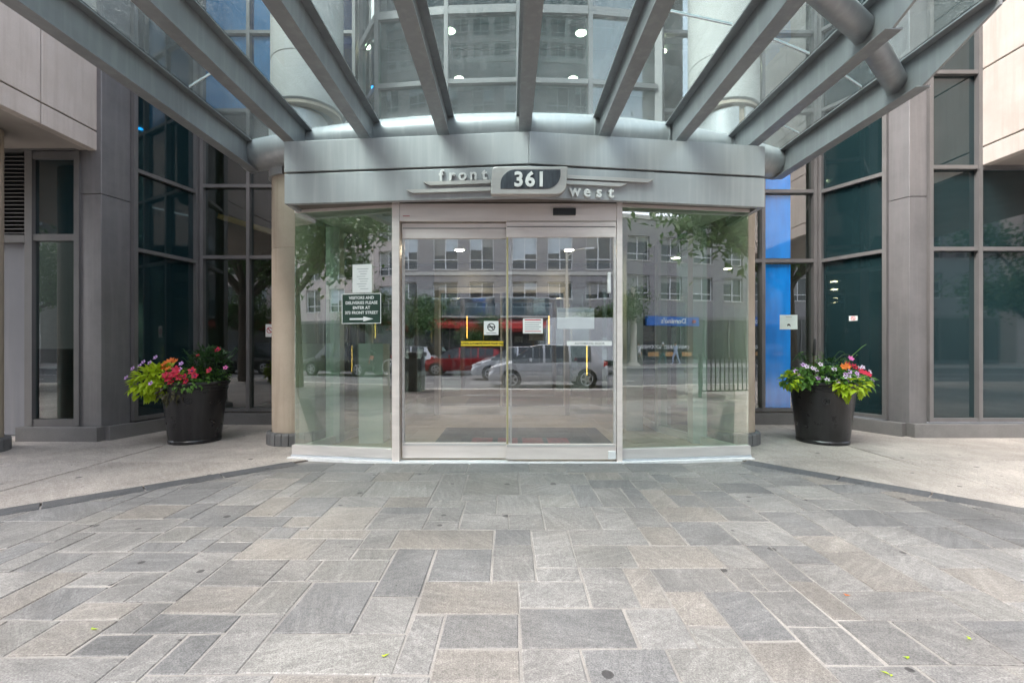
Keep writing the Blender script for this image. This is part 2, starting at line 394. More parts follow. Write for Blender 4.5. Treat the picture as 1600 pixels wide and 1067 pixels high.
class MB:
    def __init__(self): self.v = []; self.f = []
    def add(self, vs, fs):
        o = len(self.v); self.v += [tuple(p) for p in vs]; self.f += [tuple(i + o for i in q) for q in fs]; return self
    def box(self, x0, x1, y0, y1, z0, z1):
        return self.add([(x0, y0, z0), (x1, y0, z0), (x1, y1, z0), (x0, y1, z0), (x0, y0, z1), (x1, y0, z1), (x1, y1, z1), (x0, y1, z1)],
                        [(0, 3, 2, 1), (4, 5, 6, 7), (0, 1, 5, 4), (1, 2, 6, 5), (2, 3, 7, 6), (3, 0, 4, 7)])
    def prism(self, poly, z0, z1):
        a = sum(poly[i][0] * poly[(i + 1) % len(poly)][1] - poly[(i + 1) % len(poly)][0] * poly[i][1] for i in range(len(poly)))
        if a < 0: poly = poly[::-1]
        n = len(poly)
        vs = [(x, y, z0) for x, y in poly] + [(x, y, z1) for x, y in poly]
        return self.add(vs, [tuple(range(n))[::-1], tuple(range(n, 2 * n))] + [(i, (i + 1) % n, n + (i + 1) % n, n + i) for i in range(n)])
    def wall(self, A, B, u0, u1, v0, v1, z0, z1):
        """box in the frame of a wall line A to B: u along it, v out of it (to the right of A>B looking along)"""
        d = Vector((B[0] - A[0], B[1] - A[1])); L = d.length; d /= L
        n = Vector((d.y, -d.x))
        P = lambda u, v: (A[0] + d.x * u + n.x * v, A[1] + d.y * u + n.y * v)
        return self.prism([P(u0, v0), P(u1, v0), P(u1, v1), P(u0, v1)], z0, z1)
    def bar(self, p, q, w, h, up=(0, 0, 1)):
        p, q, up = Vector(p), Vector(q), Vector(up)
        d = (q - p).normalized()
        s = d.cross(up)
        if s.length < 1e-4: s = d.cross(Vector((1, 0, 0)))
        s.normalize(); t = s.cross(d)
        vs = [c + s * a * w / 2 + t * b * h / 2 for c in (p, q) for a, b in ((-1, -1), (1, -1), (1, 1), (-1, 1))]
        return self.add(vs, [(3, 2, 1, 0), (4, 5, 6, 7), (0, 1, 5, 4), (1, 2, 6, 5), (2, 3, 7, 6), (3, 0, 4, 7)])
    def tube(self, pts, rad, n=12, caps=True):
        pts = [Vector(p) for p in pts]
        rs = rad if hasattr(rad, '__len__') else [rad] * len(pts)
        vs, fs = [], []
        ref = None
        for i, p in enumerate(pts):
            d = (pts[min(i + 1, len(pts) - 1)] - pts[max(i - 1, 0)]).normalized()
            if ref is None:
                ref = Vector((0, 0, 1)) if abs(d.z) < 0.9 else Vector((1, 0, 0))
            s = d.cross(ref).normalized(); t = s.cross(d).normalized(); ref = t
            for k in range(n):
                a = 2 * PI * k / n
                vs.append(p + (s * math.cos(a) + t * math.sin(a)) * rs[i])
        for i in range(len(pts) - 1):
            for k in range(n):
                fs.append((i * n + k, i * n + (k + 1) % n, (i + 1) * n + (k + 1) % n, (i + 1) * n + k))
        if caps:
            fs.append(tuple(range(n))[::-1]); fs.append(tuple(range((len(pts) - 1) * n, len(pts) * n)))
        return self.add(vs, fs)
    def lathe(self, prof, c=(0, 0, 0), n=32, a0=0.0, a1=2 * PI, close=False):
        full = abs(a1 - a0 - 2 * PI) < 1e-6
        m = n if full else n + 1
        vs = []
        for (r, z) in prof:
            for k in range(m):
                a = a0 + (a1 - a0) * k / n
                vs.append((c[0] + r * math.cos(a), c[1] + r * math.sin(a), c[2] + z))
        fs = []
        P = len(prof)
        for i in range(P - 1 if not close else P):
            j = (i + 1) % P
            for k in range(n):
                k2 = (k + 1) % m
                fs.append((i * m + k, i * m + k2, j * m + k2, j * m + k))
        if full and not close:
            fs.append(tuple(range(m))[::-1]); fs.append(tuple(range((P - 1) * m, P * m)))
        if not full and close:
            fs.append(tuple(i * m for i in range(P))); fs.append(tuple(i * m + n for i in range(P))[::-1])
        return self.add(vs, fs)
    def build(self, name, mat, parent=None, smooth=False, bevel=0.0, origin=None):
        me = bpy.data.meshes.new(name)
        if origin is None:
            xs, ys, zs = zip(*self.v)
            origin = ((min(xs) + max(xs)) / 2, (min(ys) + max(ys)) / 2, min(zs))
        o3 = origin
        me.from_pydata([(x - o3[0], y - o3[1], z - o3[2]) for x, y, z in self.v], [], self.f)
        me.materials.append(MATS[mat] if isinstance(mat, str) else mat)
        if smooth:
            me.polygons.foreach_set('use_smooth', [True] * len(me.polygons))
            try: me.set_sharp_from_angle(angle=R(40))
            except Exception: pass
        me.update()
        o = bpy.data.objects.new(name, me)
        COL.objects.link(o)
        place(o, o3, parent)
        if bevel:
            b = o.modifiers.new('bevel', 'BEVEL'); b.width = bevel; b.segments = 2; b.limit_method = 'ANGLE'
        return o

def place(o, loc, parent=None):
    o.location = loc
    WL[o.name] = Vector(loc)
    if parent is not None:
        o.parent = parent
        o.matrix_parent_inverse = Matrix.Translation(-WL[parent.name])

def tag(o, label, cat, group=None):
    o['label'] = label; o['category'] = cat
    if group: o['group'] = group
    return o

def thing(name, loc, label, cat, group=None):
    o = bpy.data.objects.new(name, None)
    o.empty_display_size = 0.2
    COL.objects.link(o)
    place(o, loc)
    return tag(o, label, cat, group)

def struct(o):
    o['kind'] = 'structure'; return o

def box(name, mat, parent, *b, bevel=0.0):
    return MB().box(*b).build(name, mat, parent, bevel=bevel)

def text_mb(s, size, depth=0.004, bold=0.0, spacing=1.0, align='CENTER'):
    """lettering as a mesh lying in the xz plane, facing -y, centred on its baseline"""
    cu = bpy.data.curves.new('t', 'FONT'); cu.body = s; cu.size = size; cu.extrude = depth / 2
    cu.align_x = align; cu.offset = bold; cu.space_character = spacing; cu.resolution_u = 3
    ob = bpy.data.objects.new('t', cu); COL.objects.link(ob)
    dg = bpy.context.evaluated_depsgraph_get()
    me = bpy.data.meshes.new_from_object(ob.evaluated_get(dg))
    m = MB()
    m.add([(v.co.x, -v.co.z, v.co.y) for v in me.vertices], [tuple(p.vertices) for p in me.polygons])
    bpy.data.objects.remove(ob); bpy.data.curves.remove(cu); bpy.data.meshes.remove(me)
    return m

def xform(m, loc, rz=0.0, flip=False):
    c, s = math.cos(rz), math.sin(rz)
    m.v = [(loc[0] + x * c - y * s, loc[1] + x * s + y * c, loc[2] + z) for x, y, z in m.v]
    return m

def clip(poly, a, b, c):
    """keep the part of a convex polygon where a*x + b*y >= c"""
    out = []
    for i in range(len(poly)):
        p, q = poly[i], poly[(i + 1) % len(poly)]
        dp, dq = a * p[0] + b * p[1] - c, a * q[0] + b * q[1] - c
        if dp >= 0: out.append(p)
        if dp * dq < 0:
            t = dp / (dp - dq); out.append((p[0] + t * (q[0] - p[0]), p[1] + t * (q[1] - p[1])))
    return out

# ------------------------------------------------------------------ ground, street and paving
struct(MB().box(-300, 300, -320, 320, -0.6, -0.30).build('ground', 'far_walk'))
struct(MB().box(-150, 150, -19.0, -4.2, -0.30, -0.125).build('road', 'asphalt'))
far_walk = struct(MB().box(-150, 150, -60.0, -19.25, -0.30, 0.0).build('far_pavement', 'far_walk'))
struct(MB().box(-150, 150, -19.25, -19.0, -0.30, 0.012).build('far_kerb', 'stone_trim', bevel=0.015))
struct(MB().box(-150, 150, -4.2, -3.95, -0.30, 0.006).build('near_kerb', 'stone_trim', bevel=0.015))
lines = struct(thing('road_markings', (0, -11.6, -0.121), 'x', 'x'))
del lines['label'], lines['category']
box('centre_line', 'road_paint', lines, -150, 150, -11.66, -11.54, -0.1249, -0.121)
for k in range(-22, 22):
    if k % 1 == 0:
        box('lane_dash', 'road_paint', lines, k * 6.0, k * 6.0 + 3.0, -8.05, -7.95, -0.1249, -0.121)
walk_base = struct(MB().box(-60, 60, -3.95, 16.0, -0.30, -0.022).build('pavement_bed', 'mortar'))

NL, CL = (0.691, -0.723), -5.214        # left diagonal band: plaza lies where n.p > c
NR, CR = (-0.750, -0.661), -5.298       # right diagonal band
HB = 0.105
paving = struct(MB().prism([(-7.6, -3.94), (7.2, -3.94), (7.2, 0.3), (3.2, 4.3), (2.5, 5.0), (-2.4, 4.9), (-3.2, 4.1), (-7.4, 0.2)], -0.0215, -0.0045).build('plaza_paving', 'mortar'))
SLABS = [(50,54,32,36,1),(54,59,21,32,0),(50,54,21,27,0),(45,50,24,27,0),(59,66,24,30,0),(59,67,16,19,1),(56,59,16,21,0),(50,56,18,21,2),(45,50,18,24,1),(56,61,13,16,1),(61,64,10,16,0),(50,61,10,13,0),(36,41,27,32,1),(41,46,27,32,0),(36,45,32,38,0),(45,50,35,40,3),(33,45,38,43,0),(41,45,18,27,2),(67,71,11,19,0),(59,68,30,36,2),(55,67,53,62,3),(67,79,53,62,3),(79,85,48,51,3),(84,94,54,67,3),(57,64,44,53,1),(64,72,48,53,0),(72,80,45,48,1),(72,80,39,45,0),(80,85,42,48,0),(80,85,39,42,0),(84,90,51,54,0),(85,90,45,51,0),(90,97,45,54,0),(85,92,39,45,0),(92,97,39,45,0),(77,90,33,39,2),(90,95,34,39,1),(73,78,30,33,3),(68,73,30,36,0),(63,73,36,39,2),(78,83,22,33,1),(83,90,25,33,1),(90,95,31,34,0),(90,95,25,31,0),(70,78,25,30,3),(66,71,19,25,3),(71,78,16,25,1),(78,83,16,22,0),(83,93,19,25,2),(86,93,14,19,1),(86,93,10,14,2),(71,83,11,16,3),(94,99,60,67,0),(99,107,60,67,0),(94,103,54,60,0),(115,120,57,63,0),(97,103,48,54,3),(107,112,48,58,0),(119,124,48,54,1),(97,105,39,48,0),(105,110,45,48,0),(105,110,39,45,0),(110,115,40,48,0),(115,124,42,48,2),(115,122,34,42,1),(110,115,34,40,2),(100,110,34,39,0),(95,100,28,39,0),(95,100,25,28,0),(107,117,28,34,2),(117,122,28,34,0),(116,119,23,28,0),(93,100,20,25,0),(100,105,20,28,0),(105,108,20,28,2),(108,112,17,23,2),(93,103,14,20,1),(103,108,14,20,0),(108,112,14,17,3),(93,98,10,14,0),(98,105,10,14,1),(105,112,10,14,3),(130,136,23,32,2),(125,136,18,23,0),(122,127,12,18,0),(127,133,12,18,0),(0,11,0,7,2),(11,19,0,9,0),(19,29,0,6,2),(29,35,0,6,0),(35,43,0,8,3),(43,50,0,8,1),(50,56,0,10,0),(56,62,0,6,1),(62,70,0,6,3),(70,80,0,6,3),(80,86,0,6,1),(86,97,0,10,0),(97,104,0,5,3),(104,110,0,6,3),(110,117,0,6,3),(117,124,0,7,0),(124,131,0,9,2),(131,144,0,6,0),(144,157,0,6,1),(157,165,0,5,0),(165,175,0,6,0),(175,184,0,5,0),(97,104,5,10,1),(157,165,5,14,2),(175,184,5,12,0),(19,27,6,13,3),(27,35,6,14,2),(56,64,6,10,1),(64,74,6,11,0),(74,82,6,11,2),(82,86,6,11,0),(104,117,6,10,0),(131,141,6,12,3),(141,147,6,14,0),(147,157,6,12,1),(165,172,6,11,3),(172,175,6,14,0),(0,11,7,14,1),(117,124,7,12,0),(35,46,8,15,3),(46,50,8,13,1),(11,19,9,15,0),(124,131,9,12,0),(112,117,10,15,2),(165,172,11,18,1),(117,122,12,17,0),(133,141,12,18,1),(147,153,12,18,2),(153,157,12,19,3),(175,184,12,20,2),(19,27,13,19,0),(46,51,13,18,3),(0,7,14,20,2),(7,11,14,20,2),(27,35,14,19,0),(141,147,14,21,0),(157,165,14,22,0),(172,175,14,22,1),(11,19,15,24,1),(35,41,15,19,1),(112,117,15,23,1),(117,122,17,23,0),(122,125,18,25,2),(136,141,18,23,3),(147,153,18,25,1),(165,172,18,25,3),(19,29,19,26,3),(29,41,19,27,0),(153,157,19,27,1),(0,8,20,27,2),(8,11,20,28,0),(175,184,20,27,0),(141,147,21,28,2),(157,165,22,29,3),(172,175,22,30,0),(119,122,23,28,0),(125,130,23,29,0),(136,141,23,31,0),(11,19,24,29,2),(122,125,25,34,1),(147,153,25,33,0),(165,172,25,34,3),(19,29,26,33,2),(0,8,27,33,0),(29,33,27,35,1),(153,157,27,33,0),(175,184,27,33,2),(8,11,28,33,1),(141,147,28,34,0),(11,19,29,34,0),(33,36,27,38,0),(125,130,29,34,1),(157,165,29,36,1),(172,175,30,36,0),(136,141,31,38,0),(130,136,32,37,2),(0,11,33,40,0),(19,29,33,42,0),(147,153,33,40,1),(153,157,33,40,1),(175,184,33,40,3),(11,19,34,42,1),(122,130,34,42,0),(141,147,34,40,0),(165,172,34,42,1),(29,33,35,41,0),(157,165,36,43,1),(172,175,36,45,0),(130,136,37,46,1),(136,141,38,46,0),(0,11,40,48,1),(45,52,40,49,1),(52,60,40,44,1),(141,149,40,47,1),(149,157,40,46,1),(175,181,40,45,2),(181,184,40,48,0),(29,33,41,46,3),(11,18,42,50,0),(18,29,42,51,1),(124,130,42,48,1),(165,172,42,48,1),(33,41,43,49,2),(41,45,43,50,1),(157,165,43,51,1),(52,57,44,53,2),(172,181,45,52,0),(29,33,46,53,1),(130,138,46,55,0),(138,141,46,53,0),(149,157,46,55,0),(141,149,47,52,0),(0,11,48,56,2),(124,130,48,56,1),(165,172,48,54,0),(181,184,48,53,0),(33,41,49,57,1),(45,52,49,57,0),(11,18,50,56,1),(41,45,50,59,1),(18,26,51,60,0),(26,29,51,60,1),(157,165,51,56,2),(141,149,52,59,3),(172,178,52,57,2),(178,181,52,59,2),(29,33,53,58,1),(52,55,53,61,0),(138,141,53,58,0),(181,184,53,58,2),(119,124,54,57,2),(165,172,54,60,0),(130,138,55,61,1),(149,157,55,60,1),(0,7,56,61,1),(7,13,56,64,2),(13,18,56,63,0),(124,130,56,65,0),(157,165,56,64,1),(33,41,57,62,1),(45,52,57,64,2),(172,178,57,64,0),(29,33,58,65,0),(138,141,58,67,0),(181,184,58,67,1),(41,45,59,66,0),(141,149,59,65,0),(178,181,59,68,0),(18,25,60,67,1),(25,29,60,68,0),(149,157,60,65,2),(165,172,60,65,1),(0,7,61,66,0),(52,55,61,72,1),(120,124,61,67,1),(130,138,61,69,0),(33,41,62,72,0),(55,66,62,72,0),(66,73,62,72,2),(73,79,62,67,0),(13,18,63,72,3),(107,114,63,69,2),(114,120,63,72,0),(7,13,64,72,0),(45,52,64,72,3),(157,165,64,72,0),(172,178,64,72,2),(29,33,65,72,3),(124,130,65,72,0),(141,152,65,72,0),(152,157,65,72,1),(165,172,65,72,0),(0,7,66,72,0),(41,45,66,72,1),(18,25,67,72,0),(73,83,67,72,0),(83,94,67,72,0),(94,104,67,72,0),(104,107,67,72,2),(120,124,67,72,0),(138,141,67,72,0),(181,184,67,72,0),(25,29,68,72,3),(178,181,68,72,0),(107,114,69,72,0),(130,138,69,72,0),(64,67,11,16,1),(83,86,11,19,0),(59,66,19,24,2),(51,56,13,18,2),(66,70,25,30,0),(73,77,33,39,0),(46,54,27,32,1),(45,50,32,35,1),(54,59,32,35,1),(50,54,36,40,0),(72,79,48,53,2),(79,84,51,67,0),(103,107,48,60,1),(112,115,48,58,1),(107,115,58,63,1),(41,46,15,18,2),(115,119,48,57,2),(108,116,23,28,0),(120,124,57,61,3),(100,107,28,34,3),(59,63,36,40,1),(54,59,35,40,0),(60,64,40,44,2),(64,72,39,48,2),(63,64,39,40,1)]
rng = random.Random(11)
TONE = {0: 'stone_mid', 1: 'stone_dark', 2: 'stone_tan', 3: 'stone_light'}
J = 0.0058

def slab_poly(x0, x1, y0, y1):
    j = [rng.uniform(-0.006, 0.006) for _ in range(8)]
    return [(x0 + J + j[0], y0 + J + j[1]), (x1 - J + j[2], y0 + J + j[3]), (x1 - J + j[4], y1 - J + j[5]), (x0 + J + j[6], y1 - J + j[7])]

def add_slab(mb, poly, z0, top, tilt=0.0012):
    n = len(poly)
    cxx = sum(p[0] for p in poly) / n; cyy = sum(p[1] for p in poly) / n
    tx, ty = rng.uniform(-tilt, tilt) * 3, rng.uniform(-tilt, tilt) * 3
    a = sum(poly[i][0] * poly[(i + 1) % n][1] - poly[(i + 1) % n][0] * poly[i][1] for i in range(n))
    if a < 0: poly = poly[::-1]
    e = 0.004
    ins = []
    for (x, y) in poly:
        dx, dy = cxx - x, cyy - y
        ins.append((x + (e if dx > 0 else -e), y + (e if dy > 0 else -e)))
    Z = lambda x, y: top + (x - cxx) * tx + (y - cyy) * ty
    vs = [(x, y, z0) for x, y in poly] + [(x, y, Z(x, y) - 0.0025) for x, y in poly] + [(x, y, Z(x, y)) for x, y in ins]
    fs = []
    for i in range(n):
        k = (i + 1) % n
        fs += [(i, k, n + k, n + i), (n + i, n + k, 2 * n + k, 2 * n + i)]
    fs.append(tuple(range(2 * n, 3 * n)))
    mb.add(vs, fs)

rest = {t: MB() for t in TONE}
GX0, GY0, GG = -4.6, 1.2, 0.05
count = 0
for (a, b, c, d, t) in SLABS:
    x0, x1, y0, y1 = GX0 + a * GG, GX0 + b * GG, GY0 + c * GG, GY0 + d * GG
    if y0 > 4.56: continue
    y1 = min(y1, 4.62)
    if 4.62 - y1 < 0.06: y1 = 4.62
    p = slab_poly(x0, x1, y0, y1)
    p = clip(p, *NL, CL + HB + 0.006); p = clip(p, *NR, CR + HB + 0.006) if p else p
    if len(p) < 3: continue
    ar = abs(sum(p[i][0] * p[(i + 1) % len(p)][1] - p[(i + 1) % len(p)][0] * p[i][1] for i in range(len(p)))) / 2
    if ar < 0.0015: continue
    cxm = sum(q[0] for q in p) / len(p)
    top = 0.0 + rng.uniform(-0.0015, 0.0015)
    seen = any(abs(q[0] / q[1]) < 1.16 and q[1] > 1.66 for q in p)
    if seen and count < 292 and min(x1 - x0, y1 - y0) > 0.04:
        mb = MB(); add_slab(mb, p, -0.02, top); mb.build('paving_slab', TONE[t], paving); count += 1
    else:
        add_slab(rest[t], p, -0.02, top)
xs = [-3.3, -2.62, -1.9, -1.46, -0.82, -0.43, 0.215, 0.585, 1.25, 1.87, 2.5, 3.2]
for i in range(len(xs) - 1):             # border course along the threshold
    p = slab_poly(xs[i], xs[i + 1], 4.62, 4.985)
    p = clip(p, *NL, CL + HB + 0.006); p = clip(p, *NR, CR + HB + 0.006) if p else p
    if len(p) > 2:
        mb = MB(); add_slab(mb, p, -0.02, 0.0); mb.build('border_slab', 'stone_dark' if i % 3 else 'stone_mid', paving)
# the rest of the plaza, towards the street behind the camera
brown = MB()
y = -3.9
while y < 1.2:
    h = rng.choice([0.3, 0.4, 0.5])
    if 1.2 - (y + h) < 0.2: h = 1.2 - y
    x = -7.5 + rng.uniform(0, .3)
    while x < 7.0:
        w = rng.choice([0.35, 0.5, 0.65, 0.8])
        p = slab_poly(x, x + w, y, y + h)
        p = clip(p, *NL, CL + HB + 0.006); p = clip(p, *NR, CR + HB + 0.006) if p else p
        if len(p) > 2: add_slab(brown if y < -0.4 else rest[rng.choice([0, 0, 1, 2, 3])], p, -0.02, 0.0)
        x += w
    y += h
for yy in (1.2,):
    for (xa, xb) in ((-7.4, -4.6), (4.6, 7.2)):
        y = yy
        while y < 4.2:
            h = rng.choice([0.3, 0.4, 0.5]); x = xa
            while x < xb - 0.05:
                w = min(rng.choice([0.35, 0.5, 0.65]), xb - x)
                p = slab_poly(x, x + w, y, y + h)
                p = clip(p, *NL, CL + HB + 0.006); p = clip(p, *NR, CR + HB + 0.006) if p else p
                if len(p) > 2: add_slab(rest[rng.choice([0, 0, 1, 2, 3])], p, -0.02, 0.0)
                x += w
            y += h
o = brown.build('pavers_by_the_kerb', 'stone_brown', paving); o['kind'] = 'stuff'
for t in rest:
    if rest[t].v:
        o = rest[t].build('far_slabs', TONE[t], paving); o['kind'] = 'stuff'

# dark granite bands on the two diagonals, in lengths
def band(n, c, P, d, L, cuts, side):
    root = struct(thing('granite_band_' + side, (P[0], P[1], -0.021), 'x', 'x')); del root['label'], root['category']
    for s0, s1 in zip(cuts[:-1], cuts[1:]):
        q = [(P[0] + d[0] * s + n[0] * w, P[1] + d[1] * s + n[1] * w) for s, w in ((s0 + .006, -HB), (s1 - .006, -HB), (s1 - .006, HB), (s0 + .006, HB))]
        mb = MB(); add_slab(mb, q, -0.02, 0.001, 0.0); mb.build('band_stone', 'stone_band', root)
band(NL, CL, (-2.44, 4.88), (-0.723, -0.691), 7, [-0.15, 0.55, 1.15, 1.80, 2.45, 3.1, 3.75, 4.4, 5.05, 5.7, 6.35], 'left')
band(NR, CR, (2.71, 4.94), (0.661, -0.750), 7, [-0.15, 0.72, 1.38, 2.03, 2.68, 3.33, 3.98, 4.63, 5.28, 5.93], 'right')

# light concrete pavement either side, cast in panels
def walk(side, s, n, c, xcuts, yj):
    root = struct(thing('pavement_' + side, (s * 5, 4.5, -0.021), 'x', 'x')); del root['label'], root['category']
    ycuts = [-3.94, -2.0, 0.3, 2.6, yj, 7.9]
    for ya, yb in zip(ycuts[:-1], ycuts[1:]):
        for xa, xb in zip(xcuts[:-1], xcuts[1:]):
            p = [(s * xa + (0.010 if s > 0 else -0.010), ya + .006), (s * xb - (0.010 if s > 0 else -0.010), ya + .006), (s * xb - (0.010 if s > 0 else -0.010), yb - .006), (s * xa + (0.010 if s > 0 else -0.010), yb - .006)]
            p = clip(p, -n[0], -n[1], -(c - HB - 0.004))
            if len(p) > 2 and ya >= 0.2 or len(p) > 2:
                mb = MB(); mb_p = p
                add_slab(mb, mb_p, -0.02, -0.001 + rng.uniform(-.001, .001), 0.0004)
                mb.build('concrete_panel', 'concrete_walk', root)
walk('left', -1, NL, CL, [2.0, 4.48, 7.0, 9.5, 14, 22], 5.05)
walk('right', 1, NR, CR, [2.2, 4.38, 6.9, 9.5, 14, 22], 5.12)
for s in (-1, 1):
    m = MB()
    m.box(min(s * 1.9, s * 22), max(s * 1.9, s * 22), -3.9, 8.0, -0.0215, -0.012)
    mo = struct(m.build('pavement_joint_bed', 'joint_dark'))
    # trimmed to the concrete side
    me = mo.data
    poly = [(s * 1.9, -3.9), (s * 22, -3.9), (s * 22, 8.0), (s * 1.9, 8.0)]
    n, c = (NL, CL) if s < 0 else (NR, CR)
    poly = clip(poly, -n[0], -n[1], -(c - HB + 0.02))
    bpy.data.objects.remove(mo)
    struct(MB().prism(poly, -0.0215, -0.0085).build('pavement_joint_bed', 'joint_dark'))

# ------------------------------------------------------------------ the apartment building above and around the entrance
BLD = thing('apartment_building', (0, 9, 0), 'apartment building with dark teal window walls, bronze frames and beige overhanging panels', 'building')
ZT = [2.69, 3.84, 5.18, 6.5, 7.85, 9.2]
Z0 = 0.21

def window_wall(A, B, us, zs, panes, fw=0.055, deep=0.07, top=9.2, z0=Z0, frame='frame_brown', stops=None):
    """mullions and transoms as separate bars on the line A>B; panes[(i,j)] names each pane's material"""
    d = math.dist(A, B)
    for u in us:
        MB().wall(A, B, u - fw / 2, u + fw / 2, -0.05, deep, z0, top).build('mullion', frame, BLD)
    zz = [z0 + fw / 2] + [z for z in zs if z < top] + [top]
    for i in range(len(us) - 1):
        for z in zz[:-1]:
            MB().wall(A, B, us[i] + fw / 2, us[i + 1] - fw / 2, -0.045, deep - 0.008, z - fw / 2, z + fw / 2).build('transom', frame, BLD)
        for j in range(len(zz) - 1):
            mat = panes(i, j)
            MB().wall(A, B, us[i] + fw / 2 - 0.004, us[i + 1] - fw / 2 + 0.004, -0.012, 0.0, zz[j] + fw / 2 - 0.004, zz[j + 1] - fw / 2 + 0.004 if j + 1 < len(zz) - 1 else zz[j + 1]).build('window_pane', mat, BLD)

def kerb(A, B, u0, u1, h=0.19):
    MB().wall(A, B, u0, u1, -0.05, 0.11, -0.02, h).build('granite_kerb', 'granite_grey', BLD, bevel=0.004)

sp = lambda i, j: 'spandrel'
# left wing: front with louvre and metal door, pilaster, angled wall, recessed window wall
LF = ((-9.6, 6.25), (-5.86, 6.25))
MB().wall(*LF, 3.00, 3.10, -0.05, 0.05, 0.2, 3.95).build('mullion', 'frame_brown', BLD)
MB().wall(*LF, 3.67, 3.74, -0.05, 0.05, 0.2, 3.95).build('mullion', 'frame_brown', BLD)
for z, h in ((0.24, .10), (2.77, .09), (3.89, .10)):
    MB().wall(*LF, 3.10, 3.67, -0.05, 0.042, z - h / 2, z + h / 2).build('transom', 'frame_brown', BLD)
MB().wall(*LF, 3.095, 3.675, -0.012, 0.0, 0.28, 2.73).build('window_pane', 'glass_dim', BLD)
MB().wall(*LF, 3.095, 3.675, -0.012, 0.0, 2.81, 3.85).build('window_pane', 'spandrel', BLD)
MB().wall(*LF, 3.10, 3.67, -0.048, -0.03, 0.29, 1.25).build('back_panel', 'spandrel', BLD)
box('door_head', 'frame_brown', BLD, -9.6, -6.603, 6.20, 6.42, 2.70, 2.80)
dr = box('service_door', 'panel_door', BLD, -7.75, -6.61, 6.30, 6.36, 0.06, 2.70)
box('door_sill', 'steel_rail', dr, -7.75, -6.61, 6.24, 6.29, 0.0, 0.05)
box('wall_panel', 'pilaster_metal', BLD, -9.6, -7.76, 6.24, 6.40, 0.0, 3.95)
lou = box('louvre', 'fascia_seam', BLD, -7.75, -6.605, 6.42, 6.46, 2.80, 3.95)
for k in range(20):
    z = 2.83 + k * 0.055
    MB().add([(-7.74, 6.24, z), (-6.61, 6.24, z), (-6.61, 6.40, z + 0.045), (-7.74, 6.40, z + 0.045), (-7.74, 6.24, z + 0.012), (-6.61, 6.24, z + 0.012), (-6.61, 6.40, z + 0.057), (-7.74, 6.40, z + 0.057)],
             [(0, 3, 2, 1), (4, 5, 6, 7), (0, 1, 5, 4), (1, 2, 6, 5), (2, 3, 7, 6), (3, 0, 4, 7)]).build('louvre_slat', 'frame_brown', lou)
box('lintel', 'frame_brown', BLD, -9.6, -5.87, 6.16, 6.60, 3.955, 4.3)
kerb((-6.66, 6.25), (-5.555, 6.22), 0.0, 1.13)
def pilaster(poly, zj):
    for za, zb in ((0.19, zj - 0.004), (zj + 0.004, 6.3), (6.308, 9.2)):
        MB().prism(poly, za, zb).build('pilaster_panel', 'pilaster_metal', BLD, bevel=0.006)
pilaster([(-5.86, 6.22), (-5.555, 6.20), (-5.46, 6.56), (-5.50, 6.7), (-5.86, 6.7)], 3.36)
LA, LB = (-5.463, 6.57), (-5.20, 7.60)
dA = math.dist(LA, LB)
window_wall(LA, LB, [0.03, dA - 0.05], ZT, sp)
kerb((-5.56, 6.22), (-5.20, 7.60), 0.02, 1.36)
LC, LD = (-5.17, 7.60), (-2.50, 7.60)
MB().prism([(-5.24, 7.56), (-5.14, 7.52), (-5.10, 7.68), (-5.22, 7.75)], Z0, 9.2).build('corner_post', 'frame_brown', BLD)
window_wall(LC, LD, [0.08, 0.85, 1.62, 2.60], [2.77, 3.95, 5.2, 6.5, 7.85], lambda i, j: 'glass_blue' if (j >= 3 and i < 3) else 'glass_dim')
kerb((-5.2, 7.60), (-2.5, 7.60), 0.0, 2.7)
# right wing
RA, RB = (5.165, 7.60), (5.615, 6.72)
dR = math.dist(RA, RB)
RC, RD = (2.50, 7.60), (5.15, 7.60)
window_wall(RC, RD, [0.05, 0.90, 1.72, 2.58], [2.71, 3.86, 5.2, 6.5, 7.85], lambda i, j: 'glass_window')
MB().prism([(5.12, 7.52), (5.22, 7.54), (5.20, 7.75), (5.10, 7.70)], Z0, 9.2).build('corner_post', 'frame_brown', BLD)
window_wall(RA, RB, [0.06, dR - 0.03], [2.70, 3.84, 5.18, 6.5, 7.85], sp)
kerb((2.5, 7.60), (5.17, 7.60), 0.0, 2.67)
kerb((5.165, 7.60), (5.70, 6.50), 0.0, 1.20)
pilaster([(5.61, 6.72), (5.715, 6.49), (5.965, 6.49), (5.965, 6.9), (5.65, 6.9)], 3.42)
RE, RF = (5.965, 6.52), (10.0, 6.52)
window_wall(RE, RF, [0.03, 0.73, 1.55, 2.37, 3.2, 4.0], [2.67, 3.83, 5.18, 6.5, 7.85], sp)
kerb((5.70, 6.50), (10.0, 6.50), 0.0, 4.3)
# blue film sheet behind the right recessed window and its sheet over the upper left one
box('blue_sheet', 'blue_film', BLD, 4.253, 4.70, 7.5935, 7.5975, 0.27, 2.66)
box('blue_sheet', 'blue_film', BLD, 4.253, 4.70, 7.5935, 7.5975, 2.76, 3.81)
box('blue_sheet', 'blue_film', BLD, 4.253, 4.70, 7.5935, 7.5975, 3.91, 4.45)
box('blue_sheet', 'blue_film_soft', BLD, -4.25, -3.60, 7.5935, 7.5975, 5.26, 6.45)
box('blue_sheet', 'blue_film_soft', BLD, -5.05, -4.36, 7.5935, 7.5975, 6.56, 7.80)
box('blue_sheet', 'blue_film_soft', BLD, -4.25, -3.60, 7.5935, 7.5975, 6.56, 7.80)
box('blue_sheet', 'blue_film_soft', BLD, -5.05, -4.36, 7.5935, 7.5975, 5.26, 6.45)
